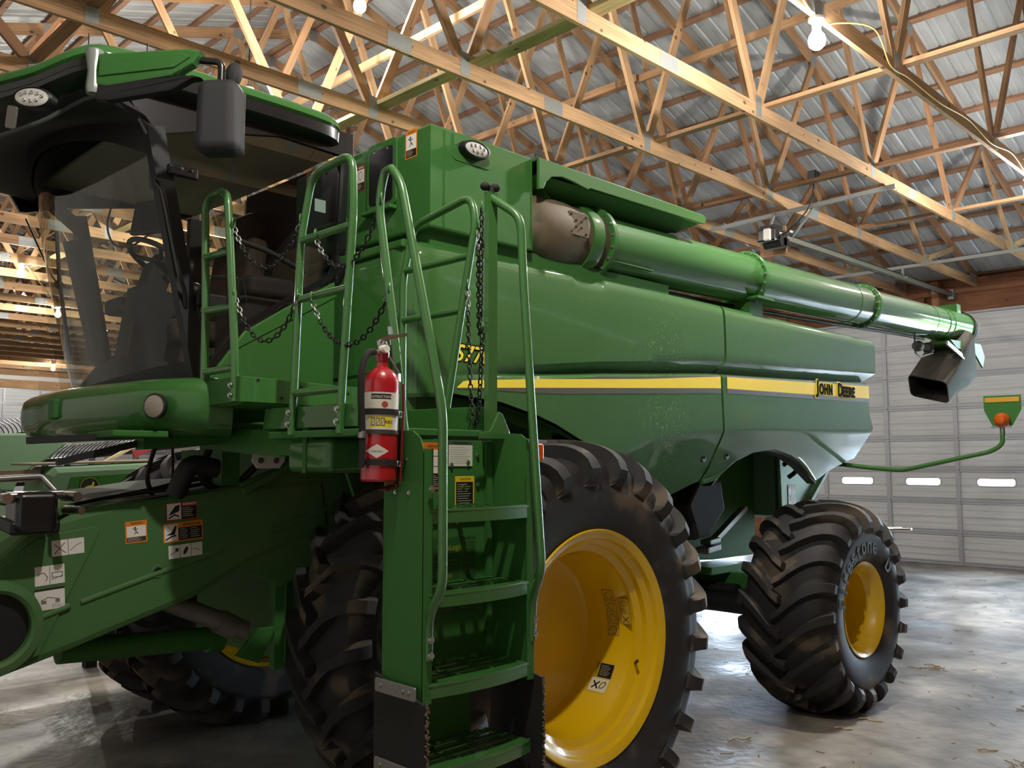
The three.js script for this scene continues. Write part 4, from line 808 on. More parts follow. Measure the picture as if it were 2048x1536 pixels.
  for (const [y, o] of [[2.275, -0.22], [2.27, -0.1], [2.255, -0.03], [2.23, 0], [2.18, 0.012], [2.12, 0.012], [2.07, 0.0], [2.03, -0.03], [2.0, -0.08], [1.99, -0.3]]) { const r = []; for (let i = 0; i <= 40; i++) { const t = i / 40, p = nose.getPoint(t), q = nose.getTangent(t); r.push(V(p.x + q.z * o, y, p.z - q.x * o)); } nr.push(r); }
  mesh('nose', gridGeo(nr, false, 0.9), M.green, cab);
  const nl = group('corner_light', combine, [1.735, 2.125, -4.03]); nl.rotation.y = -1.07;
  mesh('bezel', lathe([[0.0, 0.0], [0.058, 0.0], [0.06, 0.02], [0.052, 0.024]], 36, 'z'), M.black, nl);
  mesh('lens', lathe([[0.0, 0.034], [0.03, 0.032], [0.051, 0.024], [0.051, 0.01]], 36, 'z'), std({ color: '#8d8578', roughness: 0.35 }), nl);
  mesh('corner_marker', box(0.05, 0.11, 0.1, 1.62, 2.15, -5.02, 0, 0, 0, 0.015), M.greenDark, cab);
  mesh('floor_pan', slab([[1.85, DZ - 0.02], [2.85, DZ - 0.02], [2.85, DR + 0.02], [1.95, DR + 0.02], [1.8, ZC]], 0.05, 'y', 2.17, 0.01), M.darkFrame, cab);
  mesh('rear_wall', slab([[DZ - 0.12, 2.2], [DZ - 0.12, 3.62], [-5.34, 3.62], [-5.34, 2.62], [DR + 0.04, 2.62], [DR + 0.04, 2.2]], 0.04, 'x', 2.85, 0.004), M.interior, cab);
  mesh('rear_window', box(0.004, 1.0, 0.7, 2.87, 3.12, -5.7), M.glass, cab);
  mesh('window_edge', bar([2.86, 2.62, -5.35], [2.86, 3.6, -5.35], 0.02, 0.02), M.lens, cab);
  // interior
  const sx = 2.52;
  mesh('seat', [box(0.5, 0.14, 0.52, sx - 0.1, 2.62, ZC, 0, 0, 0, 0.05), box(0.14, 0.62, 0.5, sx + 0.14, 2.93, ZC, 0, 0, -0.12, 0.05), box(0.12, 0.2, 0.3, sx + 0.2, 3.32, ZC, 0, 0, -0.1, 0.05), box(0.4, 0.3, 0.42, sx - 0.08, 2.4, ZC, 0, 0, 0, 0.03)], M.seat, cab);
  mesh('armrest', [box(0.5, 0.1, 0.24, sx - 0.2, 2.82, ZC - 0.42, 0, 0, 0, 0.03), box(0.3, 0.4, 0.2, sx - 0.1, 2.55, ZC - 0.42, 0, 0, 0, 0.03)], M.interior, cab);
  mesh('side_console', [box(0.6, 0.5, 0.3, 2.55, 2.5, -4.4, 0, 0, 0, 0.04), box(0.3, 0.12, 0.16, 2.5, 2.83, -4.42, 0, 0, 0, 0.04)], M.interior, cab);
  mesh('training_seat', [box(0.16, 0.5, 0.36, 2.72, 2.85, -4.5, 0, 0, -0.1, 0.05), box(0.36, 0.12, 0.36, 2.6, 2.68, -4.5, 0, 0, 0, 0.04)], M.seat, cab);
  mesh('steering_column', [bar([2.02, 2.2, -5.05], [2.12, 2.85, -5.05], 0.2, 0.2), bar([2.08, 2.75, -5.05], [2.16, 3.0, -5.05], 0.12, 0.14), box(0.3, 0.3, 0.28, 2.05, 2.3, -5.05, 0, 0, 0, 0.05)], M.interior, cab);
  const sw = group('sw', cab); cab.remove(sw);
  const wheelG = [new THREE.TorusGeometry(0.2, 0.016, 10, 48)]; for (const a of [0.5, 2.64, 4.71]) wheelG.push(rod([0, 0, 0], [0.2 * Math.cos(a), 0.2 * Math.sin(a), 0], 0.014, 8)); wheelG.push(new THREE.CylinderGeometry(0.05, 0.06, 0.04, 20).rotateX(Math.PI / 2));
  const wm = mesh('steering_wheel', wheelG, M.black, cab); wm.position.set(2.17, 3.03, -5.05); wm.rotation.set(-1.2, 0, 0); wm.rotation.set(-Math.PI / 2 + 0.0, 0.42, 0, 'YXZ'); wm.rotation.set(0, Math.PI / 2, 0); wm.rotateX(-1.05);
  mesh('monitor', [box(0.035, 0.2, 0.26, 2.05, 3.25, -4.94, 0, 0.3, -0.15, 0.01), rod([2.06, 3.42, -4.96], [2.06, 3.56, -4.98], 0.012)], M.black, cab);
  mesh('monitor_cable', spline([[2.06, 3.16, -4.95], [2.0, 3.1, -5.05], [1.96, 3.12, -5.2], [1.95, 3.25, -5.3], [1.98, 3.42, -5.3]], 0.006, 6), M.black, cab);
  mesh('corner_display', [box(0.03, 0.17, 0.12, 2.12, 2.66, -5.3, 0, 0.2, 0, 0.01)], M.black, cab);
  mesh('stalk_controls', [rod([2.15, 2.92, -5.0], [2.2, 2.98, -4.78], 0.01), new THREE.SphereGeometry(0.045, 16, 12).scale(0.7, 1.2, 1).translate(2.24, 2.97, -4.83), new THREE.SphereGeometry(0.045, 16, 12).translate(2.26, 2.84, -4.8), rod([2.26, 2.84, -4.8], [2.3, 2.6, -4.8], 0.012)], M.black, cab);
  mesh('headliner', slab([[1.8, DZ - 0.03], [2.82, DZ - 0.03], [2.82, DR + 0.03], [1.8, DR + 0.03]], 0.03, 'y', 3.62, 0.006), M.headliner, cab);
  mesh('window_sticker', box(0.07, 0.07, 0.002, 2.66, 3.28, DZ - 0.006), std({ color: '#a9c2c0', roughness: 0.6 }), cab);
  // roof: green cap, black band, drooping front visor
  const edge = new THREE.CatmullRomCurve3([V(2.86, 3.72, -5.1), V(2.85, 3.72, -4.45), V(2.74, 3.72, -4.1), V(2.5, 3.725, -4.04), V(1.9, 3.725, -4.04), V(1.42, 3.71, -4.05), V(1.2, 3.6, -4.24), V(1.02, 3.55, -4.55), V(0.95, 3.54, -5.1), V(1.02, 3.55, -5.65), V(1.2, 3.6, -5.96), V(1.42, 3.71, -6.15), V(1.9, 3.725, -6.16), V(2.5, 3.725, -6.16), V(2.74, 3.72, -6.1), V(2.85, 3.72, -5.75)], true, 'catmullrom', 0.4);
  const N = 96, E = Array.from({ length: N + 1 }, (_, i) => edge.getPoint((i % N) / N)), mid = V(2.0, 0, ZC);
  const inset = (p, k, y) => V(lerp(p.x, mid.x, k), p.y + y, lerp(p.z, mid.z, k));
  mesh('roof_cap', gridGeo([E.map((p) => inset(p, 0.03, -0.02)), E, E.map((p) => inset(p, 0.0, 0.02)), E.map((p) => inset(p, 0.015, 0.045)), E.map((p) => inset(p, 0.08, 0.075)), E.map((p) => inset(p, 0.3, 0.11)), E.map((p) => inset(p, 0.7, 0.15)), E.map((p) => V(mid.x, 3.86, mid.z))], true, 0.9), M.green, cab);
  mesh('roof_band', gridGeo([E.map((p) => inset(p, 0.02, -0.005)), E.map((p) => inset(p, 0.0, -0.02)), E.map((p) => inset(p, 0.004, -0.075)), E.map((p) => inset(p, 0.03, -0.095)), E.map((p) => inset(p, 0.12, p.x < 1.5 ? -0.13 : -0.1))], false, 0.6), M.blackGloss, cab);
  // black underside from the visor's lip up to the top of the windshield
  const v0 = [], v1 = [], v2 = [], v3 = [];
  for (let i = 0; i <= 30; i++) { const t = i / 30, s = t < 0.5 ? 0 : 1; const p = edge.getPoint(lerp(4.7 / 16, 11.3 / 16, t)), w = front(t, topY(t) + 0.02, 0.0); const b = Math.sin(Math.PI * t); v0.push(inset(p, 0.0, -0.05)); v1.push(inset(p, 0.12, -0.13 - 0.05 * b)); v2.push(V(lerp(p.x, w.x, 0.65), lerp(p.y - 0.16, w.y, 0.6) - 0.02 * b, lerp(p.z, w.z, 0.65))); v3.push(w); }
  mesh('visor', gridGeo([v0, v1, v2, v3], false, 0.8), M.darkFrame, cab);
  mesh('visor_lip', new THREE.TubeGeometry(new THREE.CatmullRomCurve3(v1.map((p) => V(p.x, p.y - 0.004, p.z))), 40, 0.012, 8), std({ color: '#4d554d', roughness: 0.6 }), cab);
  const pod = group('roof_light', combine, [1.225, 3.485, -4.23]); pod.rotation.set(0.12, -0.95, 0);
  mesh('housing', lathe([[0.0, -0.04], [0.07, -0.03], [0.078, 0.02], [0.07, 0.03]], 40, 'z').scale(1.25, 0.62, 1), M.black, pod);
  mesh('lens', lathe([[0.0, 0.036], [0.05, 0.034], [0.07, 0.026], [0.07, 0.01]], 40, 'z').scale(1.22, 0.58, 1), M.lens, pod);
  for (const [x, y] of [[-0.05, 0.006], [-0.025, 0.016], [0.005, 0.018], [0.035, 0.014], [0.055, 0.002], [-0.03, -0.016], [0.0, -0.02], [0.03, -0.016]]) mesh('led_cell', lathe([[0.0, 0.042], [0.006, 0.04], [0.009, 0.034]], 12, 'z', [x, y, 0]), M.chrome, pod);
  mesh('camera_bracket', slab(roundRect(-0.025, -0.05, 0.025, 0.05, 0.01), 0.012, 'z', 0, 0.003).rotateY(-0.95).rotateX(0.3).translate(1.155, 3.40, -4.30), M.steelDull, cab);
  mesh('beacon_mount', [box(0.07, 0.03, 0.06, 1.62, 3.79, -4.25, 0, 0, 0, 0.008)], M.greenDark, cab);
  for (const [x, z] of [[1.72, -4.25], [1.48, -4.35], [1.1, -4.55]]) mesh('antenna', rod([x, 3.72, z], [x, 3.92, z], 0.004, 6), M.black, cab);

  // mirror arm folded back, mirror
  const arm = group('mirror_arm', combine);
  const blade = (y0, y1, z, t) => slab([[0, y0 + 0.0], [0.05, y0 - 0.01], [0.34, y0 + 0.03], [0.44, y0 + 0.085], [0.475, y1 - 0.012], [0.42, y1], [0, y1 - 0.012]], t, 'z', z, 0.012);
  const put = (g) => g.rotateY(-Math.PI / 4 - 0.06).translate(1.415, 0, -4.02);
  mesh('arm_shell', put(blade(3.535, 3.69, -0.03, 0.06)), M.green, arm);
  mesh('arm_recess', put(slab([[0.02, 3.57], [0.36, 3.6], [0.43, 3.645], [0.4, 3.665], [0.02, 3.65]], 0.012, 'z', 0.026, 0.004)), M.green, arm);
  mesh('arm_underside', put(blade(3.47, 3.57, -0.025, 0.05)), M.black, arm);
  mesh('arm_pivot', lathe([[0.0, 3.5], [0.03, 3.5], [0.035, 3.53], [0.028, 3.6], [0.04, 3.68], [0.036, 3.7], [0, 3.7]], 24, 'y', [1.40, 0, -4.03]), std({ color: '#8f9490', roughness: 0.25, metalness: 0.3 }), arm);
  mesh('mirror_tube', pipe([[1.72, 3.655, -3.70], [1.79, 3.65, -3.64], [1.80, 3.63, -3.63], [1.80, 3.5, -3.63]], 0.016, 0.05, 12), M.blackGloss, arm);
  mesh('mirror_knob', new THREE.SphereGeometry(0.05, 24, 16).scale(0.75, 1.1, 0.5).rotateY(-0.8).translate(1.85, 3.6, -3.61), M.plastic, arm);
  const mir = group('mirror', combine, [1.80, 3.385, -3.625]); mir.rotation.y = -0.85;
  const mg = new RoundedBoxGeometry(0.195, 0.335, 0.14, 6, 0.05); { const p = mg.attributes.position; for (let i = 0; i < p.count; i++) { const y = p.getY(i), z = p.getZ(i); p.setX(i, p.getX(i) * (1 - 0.06 * (y / 0.165)) ); if (y < 0 && z > 0) p.setY(i, y * (1 - 0.0 * z)); } mg.computeVertexNormals(); }
  mesh('mirror_shell', mg, M.plastic, mir);
  mesh('mirror_glass', box(0.17, 0.28, 0.004, 0, 0, -0.067), M.chrome, mir);
  mesh('far_mirror_stay', [pipe([[1.8, 3.46, -6.3], [1.97, 3.11, -6.3], [2.03, 3.02, -6.27]], 0.006, 0.03, 6), pipe([[1.98, 3.4, -6.26], [2.01, 3.07, -6.26], [2.09, 2.6, -6.26]], 0.014, 0.05, 8), new THREE.SphereGeometry(0.03, 16, 12).translate(2.01, 3.05, -6.27)], M.black, cab);
}
// ---------------------------------------------------------------- platform, landing, ladder, rails, chains
{
  const pf = group('platform', combine);
  mesh('kick_plate', slab([[1.92, 2.135], [1.92, 2.25], [2.9, 2.225], [2.9, 2.12], [2.4, 2.13], [2.1, 2.135]], 0.012, 'z', -3.61, 0.003), M.green, pf);
  mesh('kick_plate', slab([[-3.6, 2.135], [-3.6, 2.25], [-4.0, 2.245], [-4.0, 2.13]], 0.012, 'x', 1.915, 0.003), M.greenDark, pf);
  mesh('deck_plate', slab([[1.93, -3.61], [2.85, -3.61], [2.85, -4.12], [1.93, -4.12]], 0.03, 'y', 2.125, 0.004), M.greenDark, pf);
  for (const [x, y] of [[2.0, 2.235], [2.22, 2.215], [2.48, 2.2], [2.12, 2.16], [2.75, 2.19]]) mesh('plate_hole', rod([x, y, -3.6], [x, y, -3.5965], 0.008, 10), M.black, pf);
  mesh('landing_plate', slab([[2.07, -2.76], [2.6, -2.76], [2.6, -3.62], [2.07, -3.62]], 0.03, 'y', 1.975, 0.004), M.greenDark, pf);
  mesh('landing_front', slab([[-2.97, 2.015], [-2.97, 2.11], [-3.68, 2.115], [-3.7, 2.02]], 0.012, 'x', 2.085, 0.003), M.green, pf);
  mesh('landing_back', slab([[-2.78, 2.0], [-2.78, 2.11], [-3.6, 2.12], [-3.6, 2.01]], 0.012, 'x', 2.625, 0.003), M.green, pf);
  mesh('support_bracket', [slab([[-3.35, 1.9], [-3.35, 1.98], [-3.62, 2.0], [-3.62, 1.9]], 0.02, 'x', 2.12, 0.004), bar([2.2, 1.95, -3.6], [2.2, 2.0, -4.4], 0.12, 0.1), bar([2.7, 1.95, -3.2], [2.7, 2.0, -4.4], 0.12, 0.1)], M.greenDark, pf);
  const bx = group('battery_box', combine);
  mesh('box_cover', box(0.5, 0.15, 0.34, 2.36, 1.9, -3.36, 0, 0, 0, 0.03), M.green, bx);
  mesh('strap', box(0.005, 0.152, 0.03, 2.109, 1.9, -3.38), M.greenDark, bx);

  const rail = (name, tubes, rungs, bolts, r = 0.0175) => {
    const h = group('handrail', combine);
    for (const t of tubes) mesh('tube', pipe(t, r, 0.075, 14, 80), M.greenPipe, h);
    for (const [a, b] of rungs) mesh('rung', rod(a, b, r * 0.95, 14), M.greenPipe, h);
    for (const p of bolts) bolt(h, p, [-1, 0, 0], M.chrome, 1.0);
    return h;
  };
  const zc = (zs) => zs;
  rail('A', [[[1.92, 2.14, -3.95], [1.92, 2.6, -3.96], [1.92, 3.13, -4.0], [1.92, 3.13, -3.78], [1.92, 2.85, -3.735], [1.92, 2.3, -3.66], [1.92, 2.14, -3.655]]], [[[1.92, 2.84, -3.975], [1.92, 2.83, -3.745]], [[1.92, 2.58, -3.96], [1.92, 2.57, -3.7]], [[1.92, 2.29, -3.95], [1.92, 2.29, -3.66]]], [[1.898, 2.21, -3.95], [1.898, 2.165, -3.95], [1.898, 2.21, -3.655], [1.898, 2.165, -3.655]], 0.0185);
  rail('B', [[[2.07, 1.99, -3.43], [2.07, 2.2, -3.41], [2.07, 2.85, -3.38], [2.07, 3.12, -3.3], [2.07, 3.14, -3.0], [2.07, 2.9, -2.985], [2.07, 2.2, -3.045], [2.07, 1.99, -3.06]]], [[[2.07, 2.84, -3.385], [2.07, 2.84, -2.99]], [[2.07, 2.58, -3.39], [2.07, 2.58, -3.01]], [[2.07, 2.17, -3.41], [2.07, 2.17, -3.04]]], [[2.05, 2.085, -3.42], [2.05, 2.035, -3.425], [2.05, 2.085, -3.05], [2.05, 2.035, -3.055]]);
  rail('C', [[[2.08, 1.98, -2.65], [2.08, 2.37, -2.72], [2.08, 2.9, -2.83], [2.08, 3.05, -2.78], [2.08, 2.96, -2.69], [2.08, 2.39, -2.525], [2.08, 2.05, -2.43], [2.08, 1.42, -2.425], [2.08, 1.33, -2.5], [2.08, 1.17, -2.5]]], [], []);
  rail('D', [[[2.64, 2.04, -3.38], [2.64, 2.75, -3.385], [2.64, 3.0, -3.31], [2.64, 3.06, -2.9], [2.64, 2.94, -2.868], [2.64, 2.68, -2.93], [2.64, 2.03, -3.075]]], [[[2.64, 2.79, -3.38], [2.64, 2.79, -2.9]], [[2.64, 2.55, -3.39], [2.64, 2.55, -2.96]]], []);
  for (const y of [2.09, 2.035]) bolt(pf, [2.64, y, -2.8], [0, 0, 1], M.chrome, 0.9);
  const E = group('handrail', combine);
  mesh('post', bar([2.555, 1.97, -2.68], [2.535, 3.0, -2.66], 0.05, 0.026, [1, 0, 0]), M.greenPipe, E);
  mesh('tube', pipe([[2.535, 2.985, -2.665], [2.545, 2.95, -2.62], [2.575, 2.88, -2.525], [2.575, 2.6, -2.508], [2.58, 1.96, -2.458], [2.58, 1.45, -2.415], [2.605, 1.33, -2.49], [2.61, 1.17, -2.5]], 0.0175, 0.06, 14, 100), M.greenPipe, E);
  mesh('knob', [new THREE.SphereGeometry(0.022, 20, 14).scale(1, 0.85, 1).translate(2.51, 3.025, -2.668), new THREE.SphereGeometry(0.022, 20, 14).scale(1, 0.85, 1).translate(2.555, 3.025, -2.655), rod([2.535, 2.99, -2.66], [2.535, 3.03, -2.66], 0.014)], M.rubberFlat, E);
  mesh('foot_plate', slab([[2.47, 1.965], [2.64, 1.965], [2.64, 2.0], [2.6, 2.07], [2.58, 2.08], [2.53, 2.0], [2.47, 1.99]], 0.012, 'z', -2.665, 0.003), M.greenPipe, E);

  // ladder
  const ld = group('ladder', combine);
  const stringer = (x) => [slab([[-2.73, 1.0], [-2.73, 1.99], [-2.62, 1.99], [-2.56, 1.985], [-2.52, 1.96], [-2.495, 1.9], [-2.495, 1.02]], 0.006, 'x', x, 0.001)];
  mesh('stringer', [...stringer(2.05), box(0.042, 0.9, 0.006, 2.071, 1.47, -2.497, 0, 0, 0)], M.greenDark, ld);
  mesh('stringer', [...stringer(2.61), box(0.036, 0.9, 0.006, 2.598, 1.47, -2.497, 0, 0, 0)], M.greenDark, ld);
  mesh('back_plate', [slab([[2.056, 1.0], [2.61, 1.0], [2.61, 1.96], [2.056, 1.96]], 0.005, 'z', -2.74, 0.001), box(0.03, 0.94, 0.02, 2.585, 1.48, -2.725), slab([[2.09, 0.42], [2.5, 0.42], [2.5, 1.0], [2.09, 1.0]], 0.005, 'z', -2.74, 0.001)], M.greenDark, ld);
  const step = (y, slots) => {
    const o = [[2.062, -2.735], [2.604, -2.735], [2.6, -2.53]]; for (let i = 0; i <= 12; i++) { const t = i / 12; o.push([lerp(2.59, 2.075, t), -2.51 + 0.045 * Math.sin(Math.PI * (0.12 + 0.76 * t))]); } o.push([2.065, -2.53]);
    const holes = []; if (slots) for (let r = 0; r < 3; r++) for (let c = 0; c < 3; c++) { const x0 = 2.095 + c * 0.165, z0 = -2.705 + r * 0.062; holes.push([[x0, z0], [x0 + 0.145, z0], [x0 + 0.145, z0 + 0.042], [x0, z0 + 0.042]]); }
    const st = mesh('step', slab(o, 0.008, 'y', y - 0.008, 0.002, holes), M.greenPipe, ld);
    const fr = []; for (let i = 0; i <= 14; i++) { const t = i / 14; fr.push([lerp(2.6, 2.066, t), -2.513 + 0.047 * Math.sin(Math.PI * (0.1 + 0.8 * t))]); }
    mesh('step_nose', gridGeo([fr.map(([x, z]) => V(x, y + 0.004, z - 0.006)), fr.map(([x, z]) => V(x, y + 0.004, z)), fr.map(([x, z]) => V(x, y - 0.048, z)), fr.map(([x, z]) => V(x, y - 0.05, z - 0.008))], false, 0.5), M.greenPipe, ld);
    const teeth = []; for (let r = 0; r < 6; r++) for (const c of [2.25, 2.415]) teeth.push(box(0.011, 0.008, 0.011, c + (r % 2 ? 0.006 : -0.006), y + 0.003, -2.715 + r * 0.036)); for (let c = 0; c < 14; c++) teeth.push(box(0.012, 0.006, 0.006, 2.1 + c * 0.036, y + 0.002, -2.722));
    mesh('grip_teeth', teeth, M.greenPipe, ld);
    return st;
  };
  step(1.70, true); step(1.40, true); step(1.085, true);
  // lower step hung on rubber belts
  step(0.79, true); step(0.5, true);
  const belt = (x) => { const g = slab([[-2.75, 0.42], [-2.75, 1.1], [-2.6, 1.06], [-2.46, 1.03], [-2.45, 0.85], [-2.46, 0.42]], 0.012, 'x', x, 0.002); return g; };
  mesh('rubber_belt', belt(2.03), M.rubberFlat, ld); mesh('rubber_belt', belt(2.622), M.rubberFlat, ld);
  for (const x of [2.036, 2.628]) { const fz = []; for (let i = 0; i < 90; i++) { const y = 0.44 + i / 90 * 0.6; fz.push(bar([x + (rnd() - 0.5) * 0.012, y, -2.452], [x + (rnd() - 0.5) * 0.02, y + 0.006 * rnd(), -2.446 - 0.004 * rnd()], 0.006, 0.006)); } const f = mesh('frayed_edge', fz, M.rubberEdge, ld); f.userData.kind = 'stuff'; }
  for (const y of [1.06, 0.78]) { const k = mesh('clamp_plate', slab(roundRect(-2.735, y - 0.025, -2.5, y + 0.025, 0.008), 0.006, 'x', 2.022, 0.002).translate(0, 0, 0), M.steel, ld); k.rotation.set(0, 0, 0); for (const z of [-2.7, -2.57, -2.54]) bolt(ld, [2.022, y, z], [-1, 0, 0], M.steel, 0.7); }
  for (const [x, y] of [[2.075, 1.775], [2.604, 1.775], [2.075, 1.245], [2.075, 1.19], [2.61, 1.255], [2.61, 1.2]]) bolt(ld, [x, y, -2.48], [0, 0, 1], M.chrome, 1.0);
  for (const [x, y] of [[2.385, 1.86], [2.475, 1.87], [2.45, 1.77], [2.53, 1.78], [2.53, 1.9], [2.42, 1.63]]) bolt(ld, [x, y, -2.733], [0, 0, 1], M.chrome, 0.8);
  for (const [y, z] of [[1.88, -2.6], [1.76, -2.66], [1.76, -2.58]]) bolt(ld, [2.05, y, z], [-1, 0, 0], M.chrome, 0.6);
  const zP = -2.731, sign = (name, x0, x1, y0, y1, draw) => decal(name, ld, x1 - x0, y1 - y0, [(x0 + x1) / 2, (y0 + y1) / 2, zP], [0, 0, 1], draw, 1500);
  sign('warning_label', 2.235, 2.345, 1.765, 1.95, (k, w, h) => { fill(k, '#c9701c', 0, 0, w, h); text(k, '▲ WARNING', w / 2, h * 0.085, h * 0.075, '#201a14'); fill(k, '#dcd6c8', w * 0.06, h * 0.16, w * 0.88, h * 0.5); k.strokeStyle = '#2b2824'; k.lineWidth = 4; k.strokeRect(w * 0.45, h * 0.3, w * 0.35, h * 0.22); k.beginPath(); k.arc(w * 0.3, h * 0.45, w * 0.14, 1, 5); k.stroke(); fill(k, '#17130f', w * 0.06, h * 0.67, w * 0.88, h * 0.29); lines(k, '#c8c2b6', w * 0.14, h * 0.71, w * 0.7, 6, h * 0.04, 3); });
  sign('loading_label', 2.37, 2.5, 1.855, 1.955, (k, w, h) => { fill(k, '#cfccc2', 0, 0, w, h); fill(k, '#3c463c', 0, 0, w, h * 0.14); text(k, 'PRE-LOADING', w / 2, h * 0.07, h * 0.12, '#0e0f0d'); lines(k, '#8a887f', w * 0.06, h * 0.24, w * 0.88, 8, h * 0.09, 3); });
  sign('caution_label', 2.405, 2.51, 1.675, 1.815, (k, w, h) => { fill(k, '#d9bd23', 0, 0, w, h); text(k, '▲ CAUTION', w / 2, h * 0.09, h * 0.095, '#1b1708'); fill(k, '#15130d', w * 0.06, h * 0.17, w * 0.88, h * 0.78); lines(k, '#a9a593', w * 0.12, h * 0.23, w * 0.75, 10, h * 0.068, 4); });
  sign('service_label', 2.24, 2.52, 1.27, 1.57, (k, w, h) => { fill(k, '#21501f', 0, 0, w, h); text(k, 'TechLogic', w * 0.5, h * 0.13, h * 0.1, '#8c8a1e'); const b = (x, y, a, c) => { k.strokeStyle = '#8c8a1e'; k.lineWidth = 2; k.strokeRect(x * w, y * h, a * w, c * h); }; b(0.02, 0.3, 0.7, 0.3); lines(k, '#7f7d1c', w * 0.06, h * 0.34, w * 0.5, 5, h * 0.05, 2); b(0.75, 0.05, 0.22, 0.3); lines(k, '#7f7d1c', w * 0.78, h * 0.1, w * 0.15, 5, h * 0.045, 2); b(0.02, 0.66, 0.2, 0.3); b(0.38, 0.66, 0.2, 0.28); b(0.72, 0.66, 0.26, 0.28); k.beginPath(); k.arc(w * 0.85, h * 0.8, h * 0.1, 0, 7); k.stroke(); k.beginPath(); k.arc(w * 0.85, h * 0.8, h * 0.05, 0, 7); k.stroke(); stroke(k, '#8c8a1e', 2, [[w * 0.58, h * 0.7], [w * 0.72, h * 0.7]]); k.beginPath(); k.arc(w * 0.86, h * 0.46, h * 0.04, 0, 7); k.stroke(); text(k, '6R', w * 0.5, h * 0.5, h * 0.08, '#7f7d1c'); });
  const am = group('turn_marker', combine);
  mesh('lens', box(0.105, 0.08, 0.03, 2.885, 1.915, -2.745, 0, 0, 0, 0.012), M.amber, am);
  mesh('base', [box(0.115, 0.09, 0.012, 2.885, 1.915, -2.768, 0, 0, 0, 0.004), bar([2.62, 1.975, -2.76], [3.0, 1.965, -2.79], 0.014, 0.03)], M.steelDull, am);

  // safety chains
  const link = (() => { const c = new THREE.CatmullRomCurve3([V(-0.0145, 0.0, 0), V(-0.0105, 0.0072, 0), V(0.0105, 0.0072, 0), V(0.0145, 0, 0), V(0.0105, -0.0072, 0), V(-0.0105, -0.0072, 0)], true); return clean(new THREE.TubeGeometry(c, 18, 0.0034, 6, true)); })();
  const ringG = new THREE.TorusGeometry(0.022, 0.004, 8, 24);
  function chain(p0, p1, sag, k) {
    const c = group('safety_chain', combine), P = V(...p0), Q = V(...p1), N = 400, pts = [];
    for (let i = 0; i <= N; i++) { const t = i / N, q = P.clone().lerp(Q, t); q.y += sag * (Math.cosh(k * (2 * t - 1)) - Math.cosh(k)) / (Math.cosh(k) - 1); pts.push(q); }
    let acc = 0, n = 0; const stepL = 0.024;
    for (let i = 1; i <= N; i++) {
      acc += pts[i].distanceTo(pts[i - 1]);
      while (acc >= stepL) {
        acc -= stepL;
        const m = new THREE.Mesh(link, M.chain); m.name = 'link'; m.position.copy(pts[i]);
        const d = pts[i].clone().sub(pts[i - 1]).normalize();
        m.quaternion.setFromUnitVectors(V(1, 0, 0), d); m.rotateX(n % 2 ? Math.PI / 2 + 0.3 : 0.3);
        m.castShadow = m.receiveShadow = true; c.add(m); n++;
      }
    }
    const L = c.children.length; c.children.forEach((m, i) => { if (i < 4 || (i > L - 3 && sag < 0.3)) m.material = M.steel; });
    for (const p of [P, Q]) { const r = mesh('ring', ringG, M.greenPipe, c); r.position.copy(p).add(V(0, 0.012, 0)); r.rotation.y = 0.8; }
  }
  chain([1.93, 2.95, -3.73], [2.06, 2.92, -3.37], 0.2, 1); chain([1.93, 2.62, -3.70], [2.06, 2.59, -3.38], 0.2, 1);
  chain([2.06, 2.83, -3.25], [2.08, 2.9, -2.81], 0.19, 1); chain([2.06, 2.56, -3.27], [2.08, 2.53, -2.75], 0.2, 1);
  chain([2.64, 2.91, -2.85], [2.51, 2.93, -2.69], 0.5, 2.6); chain([2.64, 2.65, -2.92], [2.515, 2.42, -2.69], 0.5, 2.2);
}

